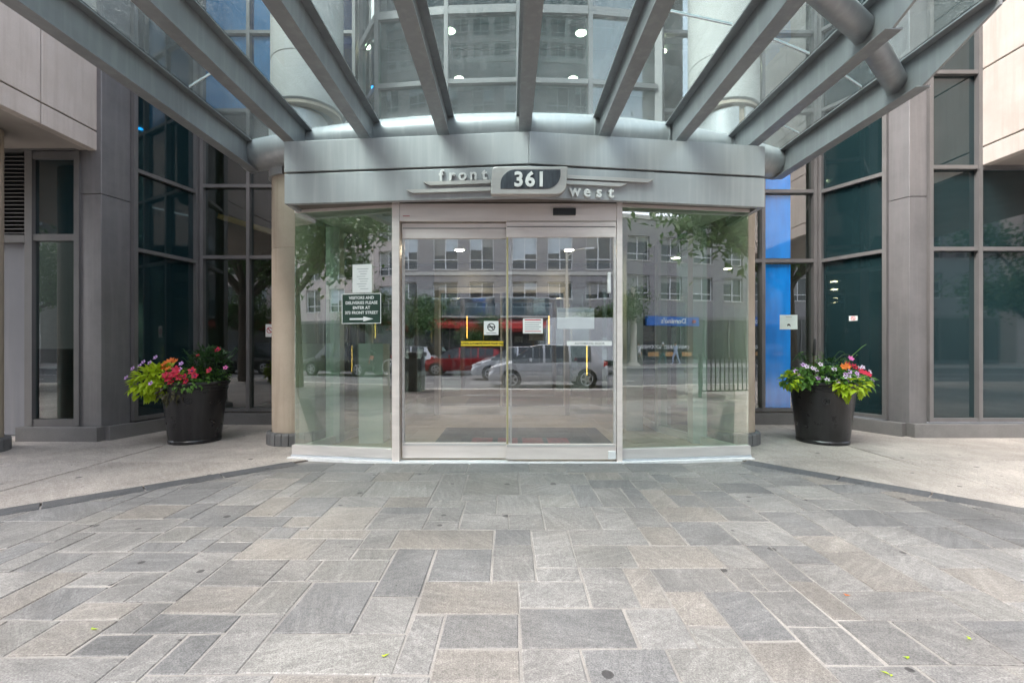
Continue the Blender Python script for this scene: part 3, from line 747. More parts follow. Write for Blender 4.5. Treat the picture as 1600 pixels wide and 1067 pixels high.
# backs of the dark spandrel walls so nothing shows through
# overhanging precast upper floors, cast in panels with open joints
def overhang(s, X, Xo, Yb, Yf, zb, zjs, yjs):
    core = MB().box(min(s * (X + .05), s * Xo), max(s * (X + .05), s * Xo), Yf + 0.05, Yb, zb + 0.02, 9.2).build('overhang_core', 'joint_dark', BLD)
    zz = [zb] + zjs + [9.2]; yy = [Yf] + yjs + [Yb]
    for z0, z1 in zip(zz[:-1], zz[1:]):
        for y0, y1 in zip(yy[:-1], yy[1:]):
            MB().box(min(s * X, s * (X + .12)), max(s * X, s * (X + .12)), y0 + .006, y1 - .006, z0 + (0 if z0 == zb else .009), z1 - .009).build('precast_panel', 'precast', BLD, bevel=0.008)
        MB().box(min(s * (X + .125), s * Xo), max(s * (X + .125), s * Xo), Yf, Yf + .12, z0 + (0 if z0 == zb else .009), z1 - .009).build('precast_panel', 'precast', BLD, bevel=0.008)
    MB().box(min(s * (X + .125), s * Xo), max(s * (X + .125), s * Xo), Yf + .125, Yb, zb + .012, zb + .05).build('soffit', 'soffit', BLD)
overhang(-1, 5.62, 10.0, 6.22, 1.6, 3.95, [4.21, 5.45, 6.7], [2.9, 4.2, 5.47])
overhang(1, 6.72, 10.0, 6.48, 1.6, 3.85, [4.11, 5.21, 6.4], [2.9, 4.2, 5.5])
# curved bay above the entrance
bay = [(-2.45, 7.60)] + [(0.14 + 1.07 * k, 6.76 + 0.045 * k * k) for k in (-2, -1, 0, 1, 2)] + [(2.55, 7.60)]
for i in range(len(bay) - 1):
    A, B = bay[i], bay[i + 1]; d = math.dist(A, B)
    MB().wall(A, B, -0.03, 0.03, -0.05, 0.06, 2.98, 9.2).build('mullion', 'frame_brown', BLD)
    for z in (3.4, 5.22, 6.28, 7.6):
        MB().wall(A, B, 0.03, d - 0.03, -0.05, 0.05, z - (0.035 if z < 6 else .06), z + (0.035 if z < 6 else .06)).build('transom', 'frame_brown', BLD)
    for z0, z1 in ((3.0, 3.365), (3.435, 5.185), (5.255, 6.22), (6.34, 7.54), (7.66, 9.2)):
        MB().wall(A, B, 0.028, d - 0.028, -0.012, 0.0, z0, z1).build('window_pane', 'glass_bay' if z0 < 6.3 else 'spandrel', BLD)
# interior: floor, walls, ceilings behind the glass
MB().prism([(-2.46, 5.33), (-1.26, 5.14), (1.24, 5.13), (2.75, 5.31), (2.27, 6.86), (2.27, 7.70), (-2.11, 7.70), (-2.11, 6.92)], -0.02, 0.004).build('lobby_floor', 'tile_floor', BLD)
box('lobby_floor', 'tile_floor', BLD, -5.6, 5.6, 7.705, 14.2, -0.02, 0.004)
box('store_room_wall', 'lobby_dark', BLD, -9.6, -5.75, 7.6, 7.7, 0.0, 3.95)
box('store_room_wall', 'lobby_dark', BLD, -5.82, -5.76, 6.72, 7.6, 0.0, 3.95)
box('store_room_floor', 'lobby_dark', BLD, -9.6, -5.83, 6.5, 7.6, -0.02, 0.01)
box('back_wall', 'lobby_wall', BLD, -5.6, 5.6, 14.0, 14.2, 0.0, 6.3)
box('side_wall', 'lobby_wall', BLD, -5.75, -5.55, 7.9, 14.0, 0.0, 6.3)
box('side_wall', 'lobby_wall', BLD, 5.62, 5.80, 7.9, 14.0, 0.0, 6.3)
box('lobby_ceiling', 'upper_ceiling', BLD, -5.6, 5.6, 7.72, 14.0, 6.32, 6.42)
MB().prism([(x, y + .1) for x, y in bay] , 6.32, 6.42).build('lobby_ceiling', 'upper_ceiling', BLD)
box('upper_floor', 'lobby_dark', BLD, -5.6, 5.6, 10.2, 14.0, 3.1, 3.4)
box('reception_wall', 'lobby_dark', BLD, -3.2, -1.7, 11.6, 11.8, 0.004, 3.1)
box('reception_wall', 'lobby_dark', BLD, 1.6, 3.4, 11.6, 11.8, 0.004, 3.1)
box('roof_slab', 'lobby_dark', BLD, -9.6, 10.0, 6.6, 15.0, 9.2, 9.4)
box('inner_column', 'column_inside', BLD, -4.62, -4.0, 8.9, 9.5, 0.004, 3.1)
box('inner_column', 'column_inside', BLD, 3.5, 4.1, 8.9, 9.5, 0.004, 3.1)
rail = MB().bar((-5.2, 8.15, 3.62), (-3.0, 8.6, 3.02), 0.07, 0.09).build('handrail', 'wood_warm', BLD)

# ------------------------------------------------------------------ round columns
def column(cx_, cy_, ztop, label, upper=None, collar=None, r=0.33):
    root = thing('round_column', (cx_, cy_, 0), label, 'column', 'round concrete columns')
    MB().lathe([(r, 0.14), (r, 2.55), (r - .004, 2.553), (r - .004, 2.562), (r, 2.565), (r, ztop)], (cx_, cy_, 0), 48).build('shaft', 'concrete_column', root, smooth=True)
    MB().lathe([(r + .02, 0.0), (r + .02, 0.15)], (cx_, cy_, -.001), 40).build('base_core', 'joint_dark', root, smooth=True)
    nb = 26
    for k in range(nb):
        a0, a1 = 2 * PI * k / nb + .012, 2 * PI * (k + 1) / nb - .012
        MB().lathe([(r + .012, 0.0), (r + .065, 0.0), (r + .065, .135), (r + .058, .15), (r + .012, .165)], (cx_, cy_, 0), 3, a0, a1, close=True).build('base_block', 'granite', root)
    if upper:
        ux, ur, uz = upper
        MB().lathe([(ur - .03, uz), (ur, uz + .02), (ur, 5.05), (ur - .006, 5.055), (ur - .006, 5.07), (ur, 5.075), (ur, 9.2)], (ux, cy_ + .05, 0), 56).build('upper_shaft', 'concrete_white', root, smooth=True)
        MB().lathe([(r, uz - .05), (ur - .02, uz - .045), (ur - .02, uz - .004), (r, uz - .004)], (ux, cy_ + .05, 0), 56, close=True).build('ring', 'concrete_column', root, smooth=True)
    if collar:
        for a0, a1 in collar:
            MB().lathe([(r + .002, 3.5), (r + .035, 3.5), (r + .035, 4.36), (r + .002, 4.36)], (cx_, cy_, 0), 18, R(a0), R(a1), close=True).build('collar_panel', 'fascia_paint', root, smooth=True)
    return root
column(-2.86, 6.20, 4.40, 'beige round column left of the glass entrance, granite block base', (-2.76, 0.46, 4.45), ((150, 262), (276, 380)))
column(2.98, 6.20, 4.40, 'beige round column right of the glass entrance, granite block base', (2.94, 0.45, 4.45), ((160, 266), (280, 390)))
column(-6.535, 5.45, 3.95, 'beige round column under the left overhang at the picture edge')

# ------------------------------------------------------------------ glass vestibule with sliding doors
VES = thing('entrance_vestibule', (0, 5.3, 0), 'glass entrance vestibule with steel sliding doors under a grey metal fascia', 'entrance')
GL0, GL1 = (-2.49, 5.30), (-1.27, 5.085)
GR0, GR1 = (1.245, 5.07), (2.78, 5.27)
SL, SR = (-2.10, 6.90), (2.26, 6.84)
ZC = 2.86
F0, FC, F1 = (-2.46, 4.985), (0.21, 4.75), (2.87, 5.10)
def fascia(z0, z1, name, off=0.0):
    for A, B in ((F0, FC), (FC, F1)):
        d = math.dist(A, B)
        MB().wall(A, B, 0.0015, d - 0.0015, -0.06, off, z0, z1).build(name, 'fascia_paint', VES, bevel=0.004)
fascia(3.182, 3.515, 'upper_fascia', 0.006)
fascia(2.835, 3.160, 'lower_fascia', 0.0)
for A, B in ((F0, FC), (FC, F1)):
    MB().wall(A, B, 0.05, math.dist(A, B) - 0.05, -0.10, -0.065, 2.90, 3.48).build('fascia_backing', 'fascia_seam', VES)
box('side_fascia', 'fascia_paint', VES, -2.46, -2.40, 5.05, 5.88, 2.835, 3.515)
box('side_fascia', 'fascia_paint', VES, 2.81, 2.87, 5.17, 5.88, 2.835, 3.515)
MB().prism([(-2.39, 5.06), (0.21, 4.83), (2.80, 5.18), (2.80, 6.75), (-2.39, 6.75)], 3.46, 3.49).build('roof', 'fascia_paint', VES)
MB().prism([(-2.39, 5.05), (0.21, 4.82), (2.80, 5.17), (2.755, 5.33), (1.24, 5.13), (-1.26, 5.14), (-2.39, 5.36)], ZC, 2.90).build('soffit', 'soffit_brown', VES)
MB().prism([(-2.47, 5.37), (-1.26, 5.15), (1.24, 5.14), (2.74, 5.34), (2.27, 6.9), (2.27, 8.6), (-2.11, 8.6), (-2.11, 6.95)], ZC + .004, 2.94).build('inside_ceiling', 'lobby_ceiling', VES)

def fixed_panel(A, B, top_rail=True):
    d = math.dist(A, B)
    g = MB().wall(A, B, 0.004, d - 0.004, -0.012, 0.0, 0.13, ZC).build('fixed_glass', 'glass_green', VES)
    MB().wall(A, B, -0.02, d, -0.045, 0.035, 0.030, 0.138).build('bottom_rail', 'steel_rail', VES, bevel=0.004)
    MB().wall(A, B, 0.0, d, -0.02, 0.015, ZC - 0.03, ZC - 0.002).build('top_trim', 'steel_door', VES)
    MB().wall(A, B, -0.02, d, -0.05, 0.05, -0.02, 0.028).build('sill_strip', 'curb_grey', VES)
    MB().wall(A, B, -0.03, d, 0.052, 0.105, -0.02, 0.010).build('white_sill', 'white_paint', VES)
fixed_panel(GL0, GL1)
fixed_panel(GR0, GR1)
# side walls of the vestibule, back to the inner doors
def side_panel(A, B, z0=0.02):
    d = math.dist(A, B)
    MB().wall(A, B, 0.01, d - 0.03, -0.012, 0.0, 0.10, ZC).build('side_glass', 'glass_green', VES)
    MB().wall(A, B, 0.0, d, -0.035, 0.025, 0.004, 0.10).build('side_rail', 'steel_rail', VES)
side_panel(GL0, SL); side_panel(SL, (-2.10, 8.6)); side_panel(SR, GR1); side_panel((2.26, 8.6), SR)
for (x, y, w) in ((-2.12, 6.92, .10), (2.30, 6.88, .14)):
    box('corner_post', 'column_inside', VES, x - w / 2, x + w / 2, y - w / 2, y + w / 2, 0.004, ZC)
box('white_post', 'column_inside', VES, -2.42, -2.24, 6.02, 6.20, 0.004, ZC)
box('white_post', 'column_inside', VES, 2.42, 2.60, 5.98, 6.16, 0.004, ZC)
box('radiator_box', 'column_inside', VES, -1.98, -1.66, 6.0, 6.35, 0.004, 1.32)
box('white_post', 'column_inside', VES, 1.80, 2.05, 6.95, 7.2, 0.004, ZC)

# door frame: posts, header with motion sensor, two sliding leaves, threshold
for x0, x1 in ((-1.285, -1.205), (1.187, 1.250)):
    box('door_post', 'steel_door', VES, x0, x1, 5.00, 5.14, 0.0, ZC, bevel=0.004)
hd = box('door_header', 'steel_door', VES, -1.204, 1.186, 5.005, 5.15, 2.655, ZC - 0.012, bevel=0.004)
box('motion_sensor', 'black_plastic', hd, 0.485, 0.735, 4.975, 5.004, 2.715, 2.790, bevel=0.006)
box('maker_label', 'ink_red', hd, -1.165, -1.09, 5.0025, 5.0047, 2.705, 2.712)
box('threshold', 'white_paint', VES, -1.30, 1.27, 4.962, 5.16, -0.02, 0.012)
def leaf(x0, x1, y, lab, mirror):
    root = MB().box(x0, x1, y - .022, y + .022, 0.205, 0.2051)  # placeholder origin for the leaf group
    lf = MB().box(x0 + .022, x1 - .022, y - .006, y + .006, 0.19, 2.50).build('sliding_door', 'glass_door', VES)
    lf['label'] = lab
    MB().box(x0, x1, y - .024, y + .024, 0.035, 0.205).build('bottom_rail', 'steel_door', lf, bevel=0.004)
    MB().box(x0 + .01, x1 - .01, y - .027, y - .0245, 0.175, 0.200).build('rail_cap', 'steel_rail', lf)
    MB().box(x0, x1, y - .024, y + .024, 2.475, 2.645).build('top_rail', 'steel_door', lf, bevel=0.004)
    MB().box(x0 + .01, x1 - .01, y - .027, y - .0245, 2.585, 2.592).build('rail_line', 'fascia_seam', lf)
    MB().box(x0, x0 + .026, y - .021, y + .021, 0.2055, 2.4745).build('stile', 'steel_rail', lf)
    MB().box(x1 - .026, x1, y - .021, y + .021, 0.2055, 2.4745).build('stile', 'steel_rail', lf)
    return lf
l1 = leaf(-1.190, 0.035, 5.085, 'left sliding leaf with yellow warning strip', 1)
l2 = leaf(-0.030, 1.180, 5.020, 'right sliding leaf overlapping the left one', -1)
box('seal', 'brass_seal', l2, -0.026, -0.006, 4.994, 4.9985, 0.2055, 2.4745)
box('lock_box', 'white_paint', l2, 1.085, 1.12, 4.985, 5.012, 1.86, 2.09, bevel=0.008)
box('corner_guard', 'white_paint', l2, 1.09, 1.178, 4.985, 4.9955, 0.04, 0.13, bevel=0.01)
# inner pair of doors at the back of the vestibule
for x in (-2.06, -1.36, 1.10, 2.2):
    box('inner_post', 'inner_frame', VES, x - .04, x + .04, 8.56, 8.64, 0.004, ZC)
box('inner_header', 'inner_frame', VES, -1.32, 1.06, 8.565, 8.635, 2.42, ZC)
for x0, x1, y in ((-1.32, -0.10, 8.62), (-0.16, 1.06, 8.575)):
    il = MB().box(x0 + .02, x1 - .02, y - .005, y + .005, 0.16, 2.40).build('inner_door', 'glass_door', VES)
    MB().box(x0, x1, y - .02, y + .02, 0.01, 0.165).build('bottom_rail', 'steel_rail', il)
    MB().box(x0, x1, y - .02, y + .02, 2.30, 2.415).build('top_rail', 'steel_rail', il)
    for xs_ in (x0, x1 - .03):
        MB().box(xs_, xs_ + .03, y - .018, y + .018, 0.167, 2.298).build('stile', 'steel_rail', il)
for x0, x1 in ((-2.02, -1.40), (1.14, 2.16)):
    box('inner_side_glass', 'glass_green', VES, x0, x1, 8.594, 8.606, 0.02, ZC)

# entrance mat just inside
mat_o = thing('entrance_mat', (0.15, 6.2, 0.004), 'black floor mat with faded red print inside the sliding doors', 'mat')
box('mat_body', 'mat_black', mat_o, -0.98, 1.36, 5.45, 7.15, 0.0045, 0.016, bevel=0.004)
for x0, x1 in ((-.50, -.22), (-.15, .12), (.18, .46), (.52, .80)):
    box('faded_print', 'mat_red', mat_o, x0, x1, 5.95, 6.32, 0.0163, 0.0172)

# ceiling downlights (vestibule, lobby behind the bay) and slim yellow tube lamps
def downlight(x, y, z, r, where, lamp='lamp_white'):
    root = thing('downlight', (x, y, z), where, 'ceiling light', 'ceiling downlights')
    MB().lathe([(r, 0.0), (r + .018, 0.0), (r + .018, -.012), (r, -.012)], (x, y, z), 24, close=True).build('trim_ring', 'white_frame', root)
    MB().lathe([(r - .001, -.006), (r - .001, -.003)], (x, y, z), 24).build('lamp_disc', lamp, root)
for x, y, w in ((-0.94, 7.25, 'round white downlight above the left inner canopy beam, nearer row'), (1.16, 7.30, 'round white downlight right of the centre beam, nearer row'),
                (-2.40, 7.62, 'round white downlight in front of the left upper column'), (2.60, 7.75, 'round white downlight in front of the right upper column'),
                (-0.93, 8.53, 'round white downlight left of the centre beam, farther row'), (1.20, 8.53, 'round white downlight right of the centre beam, farther row'),
                (-3.55, 8.2, 'round white downlight behind the left upper column edge'), (3.9, 8.2, 'round white downlight beside the right upper column edge')):
    downlight(x, y, 6.318, 0.085, w)
for x, y, w in ((-0.80, 7.4, 'small downlight over the mat, left of the door seam'), (0.98, 7.4, 'small downlight over the mat, right of the door seam')):
    downlight(x, y, ZC + .003, 0.075, w, 'lamp_small')
for x, y, z0, z1, w in ((-1.0, 10.9, 1.50, 2.05, 'slim yellow tube lamp seen through the left door leaf'), (0.96, 10.9, 1.36, 2.05, 'slim yellow tube lamp seen through the right door leaf, upper'), (1.75, 10.2, 0.66, 1.33, 'slim yellow tube lamp low behind the right door leaf')):
    root = thing('tube_lamp', (x, y, z0), w, 'lamp', 'yellow tube lamps in the lobby')
    MB().tube([(x, y, z0), (x, y, z1)], 0.010, 10).build('tube', 'lamp_yellow', root)
    MB().tube([(x, y, z1), (x, y, 3.1 if y > 10.3 else 2.9)], 0.004, 6).build('rod', 'iron_black', root)
    MB().lathe([(.03, 0), (.03, .03)], (x, y, z1 - .01), 12).build('cap', 'iron_black', root)

# ------------------------------------------------------------------ canopy: parallel steel beams, glass panes, pipes
CAN = thing('glass_canopy', (0.17, 4.3, 3.55), 'glass canopy on parallel grey steel beams over the entrance', 'canopy')
ZB, ZTB = 3.58, 3.905
BX = [0.17 + 0.88 * k for k in range(-4, 5)]
YF = [2.10, 1.95, 1.90, 1.95, 2.10, 2.35, 2.75, 3.32, 4.05]
def pipe_y(x):
    e = x - 0.17
    return 5.32 + (0.055 if e < 0 else 0.078) * e * e
for i, (x, yf) in enumerate(zip(BX, YF)):
    yb = pipe_y(x) - 0.02
    tip = yf - 0.64
    w = MB()
    poly = [(yb, ZB + .012), (yb, ZTB - .014), (tip, ZTB - .014), (tip, ZTB - .075), (yf, ZB + .012)]
    n = len(poly)
    w.add([(x - .011, y, z) for y, z in poly] + [(x + .011, y, z) for y, z in poly],
          [tuple(range(n)), tuple(range(n, 2 * n))[::-1]] + [(k, n + k, n + (k + 1) % n, (k + 1) % n) for k in range(n)])
    beam = w.build('beam', 'beam_paint', CAN)
    MB().box(x - .065, x + .065, yf, yb, ZB, ZB + .0118).build('bottom_flange', 'beam_paint', beam)
    MB().box(x - .085, x + .085, tip, yb, ZTB - .0138, ZTB).build('top_flange', 'beam_paint', beam)
    MB().box(x - .075, x + .075, tip, yb, ZTB + .001, ZTB + .015).build('gasket', 'black_plastic', beam)
def arc(x, k): return 3.47 + 0.0994 * (x - 0.17) ** 2 + k
for i in range(len(BX) - 1):
    xa, xb = BX[i] + .006, BX[i + 1] - .006
    fa, fb = YF[i] - .62, YF[i + 1] - .62
    cuts = []
    for k in {0: (0,), 5: (0,), 6: (0,), 7: (0, 1)}.get(i, ()):
        ca, cb = arc(xa, k), arc(xb, k)
        cuts.append((ca, cb))
    edges = [(fa, fb)] + cuts + [(pipe_y(xa) + .05, pipe_y(xb) + .05)]
    for (a0, b0), (a1, b1) in zip(edges[:-1], edges[1:]):
        MB().prism([(xa, a0 + .007), (xb, b0 + .007), (xb, b1 - .007), (xa, a1 - .007)], ZTB + .0155, ZTB + .0275).build('glass_pane', 'glass_canopy', CAN)
    for (a1, b1) in edges[1:-1]:
        MB().prism([(xa + .08, a1 - .006 + (b1 - a1) * .09), (xb - .08, b1 - .006 - (b1 - a1) * .09), (xb - .08, b1 + .006 - (b1 - a1) * .09), (xa + .08, a1 + .006 + (b1 - a1) * .09)], ZTB + .010, ZTB + .030).build('joint_strip', 'white_frame', CAN)
pts = [(x, pipe_y(x), 3.79) for x in [BX[0] - .02 + (BX[-1] - BX[0] + .04) * t / 40 for t in range(41)]]
MB().tube(pts, 0.195, 28).build('inner_pipe', 'fascia_paint', CAN, smooth=True)
for x in BX:
    q = Vector((x, pipe_y(x), 3.79))
    dx = Vector((1, (pipe_y(x + .05) - pipe_y(x - .05)) / .1, 0)).normalized()
    MB().tube([q - dx * .10, q - dx * .085], 0.205, 28).build('pipe_collar', 'fascia_paint', CAN, smooth=True)
pts = [(x + .0, y + .28, 3.765) for x, y in zip(BX, YF)]
pts = [(BX[0] - .12, YF[0] + .30, 3.765)] + pts + [(BX[-1] + .05, YF[-1] + .33, 3.765)]
MB().tube(pts, 0.092, 20).build('outer_pipe', 'beam_paint', CAN, smooth=True)

# ------------------------------------------------------------------ the sign over the door
SIGN = thing('house_number_sign', (0.21, 4.69, 2.83), 'silver house number sign reading 361 with front west lettering on the fascia', 'sign')
def plate(poly, y0, y1, name, mat, parent):
    n = len(poly)
    a = sum(poly[i][0] * poly[(i + 1) % n][1] - poly[(i + 1) % n][0] * poly[i][1] for i in range(n))
    if a < 0: poly = poly[::-1]
    m = MB().add([(x, y0, z) for x, z in poly] + [(x, y1, z) for x, z in poly],
                 [tuple(range(n)), tuple(range(n, 2 * n))[::-1]] + [(k, n + k, n + (k + 1) % n, (k + 1) % n) for k in range(n)])
    return m.build(name, mat, parent, bevel=0.006)
def rounded(x0, x1, z0, z1, rbl, rbr, rtr, rtl, n=8):
    out = []
    for cx_, cz_, r, a in ((x0 + rbl, z0 + rbl, rbl, 180), (x1 - rbr, z0 + rbr, rbr, 270), (x1 - rtr, z1 - rtr, rtr, 0), (x0 + rtl, z1 - rtl, rtl, 90)):
        for k in range(n + 1):
            t = R(a + 90 * k / n); out.append((cx_ + r * math.cos(t), cz_ + r * math.sin(t)))
    return out
pl = plate([(x + (z - 2.83) * 0.06, z) for x, z in rounded(-0.185, 0.585, 2.828, 3.108, .012, .10, .012, .045)], 4.645, 4.735, 'plate', 'sign_silver', SIGN)
plate(rounded(-0.085, 0.528, 2.880, 3.078, .006, .15, .006, .15), 4.640, 4.6445, 'number_field', 'sign_dark', SIGN)
xform(text_mb('361', 0.205, 0.014, 0.006, 1.12), (0.215, 4.632, 2.905)).build('number', 'sign_letter', SIGN)
aL = math.atan2(FC[1] - F0[1], FC[0] - F0[0]); aR = math.atan2(F1[1] - FC[1], F1[0] - FC[0])
def onf(x): return (FC[1] + (F0[1] - FC[1]) * (FC[0] - x) / (FC[0] - F0[0])) if x < FC[0] else (FC[1] + (F1[1] - FC[1]) * (x - FC[0]) / (F1[0] - FC[0]))
def letters(word, x0, x1, zb, ang):
    for k, ch in enumerate(word):
        x = x0 + (x1 - x0) * k / (len(word) - 1)
        xform(text_mb(ch, 0.165, 0.030, 0.004), (x, onf(x) - .022, zb), ang).build('letter', 'sign_letter', SIGN)
letters('front', -0.715, -0.255, 3.022, aL)
letters('west', 0.695, 1.085, 2.857, aR)
for x0, x1, z, ang in ((-0.905, -0.19, 2.995, aL), (-1.09, -0.19, 2.918, aL), (1.56, 0.60, 3.052, aR), (1.26, 0.60, 2.994, aR)):
    s = 1 if x1 > x0 else -1
    m = MB(); yl = lambda x: onf(x)
    for zz, dd in ((z + .018, 0.0), (z - .018, 0.0)): pass
    p = [(x0, z + .018), (x0 + s * .07, z - .020), (x1, z - .020), (x1, z + .018)]
    vs = [(x, onf(x) - .040, zz) for x, zz in p] + [(x, onf(x) - .002, zz) for x, zz in p]
    fs = [(0, 1, 2, 3), (7, 6, 5, 4)] + [(k, 4 + k, 4 + (k + 1) % 4, (k + 1) % 4) for k in range(4)]
    MB().add(vs, fs).build('bar', 'sign_silver', SIGN)

# ------------------------------------------------------------------ notices on the glass
def wall_frame(A, B):
    d = Vector((B[0] - A[0], B[1] - A[1])).normalized(); n = Vector((d.y, -d.x)); return d, n, math.atan2(d.y, d.x)
def on_wall(A, B, x, off):
    d, n, a = wall_frame(A, B); u = (x - A[0]) / d.x
    return (A[0] + d.x * u + n.x * off, A[1] + d.y * u + n.y * off), a
def sheet(name, mat, A, B, x0, x1, z0, z1, label, cat, off=0.0015, t=0.0015):
    root = thing(name, (*on_wall(A, B, (x0 + x1) / 2, off + t)[0], z0), label, cat)
    d, n, a = wall_frame(A, B); u0, u1 = (x0 - A[0]) / d.x, (x1 - A[0]) / d.x
    MB().wall(A, B, u0, u1, off, off + t, z0, z1).build('sheet', mat, root)
    return root, (lambda x, o=0.0012: on_wall(A, B, x, off + t + o)), a
def put(root, m, pos, z, a, mat, name):
    return xform(m, (pos[0][0], pos[0][1], z), a).build(name, mat, root)
r_, at_, a_ = sheet('paper_notice', 'white_sticker', GL0, GL1, -1.775, -1.545, 1.885, 2.205, 'white printed paper sheet taped to the left glass panel', 'notice')
for k in range(9):
    MB().wall(GL0, GL1, .78 + .02 * (k % 3), .92 - .012 * (k % 4), .0032, .0036, 2.15 - k * .028, 2.155 - k * .028).build('print_line', 'ink_grey', r_)
r_, at_, a_ = sheet('visitor_sign', 'sign_green', GL0, GL1, -1.905, -1.435, 1.535, 1.875, 'dark green visitors and deliveries sign with white arrow', 'sign')
for k, s in enumerate(('VISITORS AND', 'DELIVERIES PLEASE', 'ENTER AT', '373 FRONT STREET')):
    put(r_, text_mb(s, 0.046, 0.0015, 0.0011, 1.02), at_(-1.668), 1.812 - k * 0.056, a_, 'white_sticker', 'lettering')
uu = lambda x: (x - GL0[0]) / wall_frame(GL0, GL1)[0].x
def wpoly(root, pts, name, mat):
    d, n, a = wall_frame(GL0, GL1)
    vs = [(GL0[0] + d.x * uu(x) + n.x * o, GL0[1] + d.y * uu(x) + n.y * o, z) for o in (.0045, .0032) for x, z in pts]
    k = len(pts)
    MB().add(vs, [tuple(range(k)), tuple(range(k, 2 * k))[::-1]] + [(i, k + i, k + (i + 1) % k, (i + 1) % k) for i in range(k)]).build(name, mat, root)
wpoly(r_, [(-1.81, 1.578), (-1.645, 1.578), (-1.645, 1.560), (-1.525, 1.588), (-1.645, 1.616), (-1.645, 1.598), (-1.81, 1.598)], 'arrow', 'white_sticker')
for p in ([(-1.905, 1.535), (-1.435, 1.535), (-1.435, 1.542), (-1.905, 1.542)], [(-1.905, 1.868), (-1.435, 1.868), (-1.435, 1.875), (-1.905, 1.875)],
          [(-1.905, 1.5425), (-1.898, 1.5425), (-1.898, 1.8675), (-1.905, 1.8675)], [(-1.442, 1.5425), (-1.435, 1.5425), (-1.435, 1.8675), (-1.442, 1.8675)]):
    wpoly(r_, p, 'border', 'white_sticker')
D1 = ((-1.2, 5.079), (0.0, 5.079)); D2 = ((0.0, 5.014), (1.2, 5.014))
def ring(root, A, B, x, z, r, w, mat, name='ring'):
    (px, py), a = on_wall(A, B, x, 0.004)
    m = MB(); n = 20; vs = []
    for k in range(n):
        t = 2 * PI * k / n
        vs += [((r) * math.cos(t), 0, r * math.sin(t)), ((r - w) * math.cos(t), 0, (r - w) * math.sin(t))]
    m.add(vs, [(2 * k, 2 * ((k + 1) % n), 2 * ((k + 1) % n) + 1, 2 * k + 1) for k in range(n)])
    s = r * .62
    m.add([(-s - w * .5, -.0002, s), (-s + w * .5, -.0002, s + w * .7), (s + w * .5, -.0002, -s), (s - w * .5, -.0002, -s - w * .7)], [(0, 1, 2, 3)])
    return xform(m, (px, py, z), a).build(name, mat, root)
r_, at_, a_ = sheet('warning_strip', 'sign_yellow', *D1, -0.535, -0.06, 1.283, 1.335, 'yellow caution strip across the left sliding door', 'sticker')
put(r_, text_mb('CAUTION AUTOMATIC DOOR STAND CLEAR', 0.027, 0.001, 0.0006, 0.92), at_(-0.298), 1.3, a_, 'ink_black', 'lettering')
r_, at_, a_ = sheet('no_smoking_notice', 'white_sticker', *D1, -0.278, -0.115, 1.405, 1.560, 'white square no smoking notice on the left sliding door', 'sticker')
ring(r_, *D1, -0.196, 1.492, .045, .010, 'ink_black')
MB().wall(*D1, .962, 1.05, .0032, .0042, 1.488, 1.498).build('cigarette', 'ink_black', r_)
MB().wall(*D1, .950, 1.06, .0032, .0036, 1.422, 1.430).build('print_line', 'ink_grey', r_)
r_, at_, a_ = sheet('printed_notice', 'white_sticker', *D2, 0.155, 0.375, 1.42, 1.585, 'white printed notice with red heading on the right sliding door', 'notice')
MB().wall(*D2, .175, .355, .0032, .0036, 1.562, 1.574).build('heading', 'ink_red', r_)
for k in range(5):
    MB().wall(*D2, .175, .355 - .02 * (k % 2), .0032, .0036, 1.535 - k * .024, 1.543 - k * .024).build('print_line', 'ink_grey' if k < 4 else 'ink_red', r_)
r_, at_, a_ = sheet('door_strip', 'white_sticker', *D2, 0.64, 1.135, 1.285, 1.335, 'white automatic door strip across the right sliding door', 'sticker')
put(r_, text_mb('AUTOMATIC DOOR', 0.035, 0.001, 0.0006, 1.05), at_(0.89), 1.298, a_, 'ink_grey', 'lettering')
r_, at_, a_ = sheet('pale_poster', 'white_sticker', (0.0, 5.028), (1.2, 5.028), 0.535, 0.945, 1.47, 1.70, 'pale white and blue poster inside the right sliding door', 'poster', off=-0.004)
MB().wall((0, 5.028), (1.2, 5.028), .54, .94, .0002, .0008, 1.655, 1.697).build('blue_heading', 'blind_light', r_)
r_, at_, a_ = sheet('small_no_smoking_sticker', 'white_sticker', RA, RB, 5.375, 5.43, 1.69, 1.765, 'small red and white no smoking sticker on dark glass above right planter', 'sticker')
ring(r_, RA, RB, 5.4025, 1.7275, .032, .008, 'ink_red')
r_, at_, a_ = sheet('mint_notice', 'sticker_mint', RC, RD, 4.52, 4.815, 1.575, 1.815, 'pale green notice with small dog picture on the blue window', 'notice', off=0.008)
MB().wall(RC, RD, 2.12, 2.22, .0097, .0102, 1.775, 1.785).build('heading', 'ink_grey', r_)
dog = [(2.14, 1.655), (2.165, 1.67), (2.185, 1.665), (2.20, 1.64), (2.195, 1.615), (2.185, 1.635), (2.165, 1.64), (2.15, 1.62), (2.145, 1.645)]
k = len(dog)
MB().add([(RC[0] + u, RC[1] - .0102, z) for u, z in dog] + [(RC[0] + u, RC[1] - .0097, z) for u, z in dog], [tuple(range(k))[::-1], tuple(range(k, 2 * k))] + [(i, k + i, k + (i + 1) % k, (i + 1) % k) for i in range(k)]).build('dog_picture', 'ink_black', r_)
r_, at_, a_ = sheet('window_sticker', 'white_sticker', LC, LD, -4.06, -3.93, 1.45, 1.66, 'white sticker with red ring on the window beside left column', 'sticker')
ring(r_, LC, LD, -3.995, 1.56, .05, .012, 'ink_red')

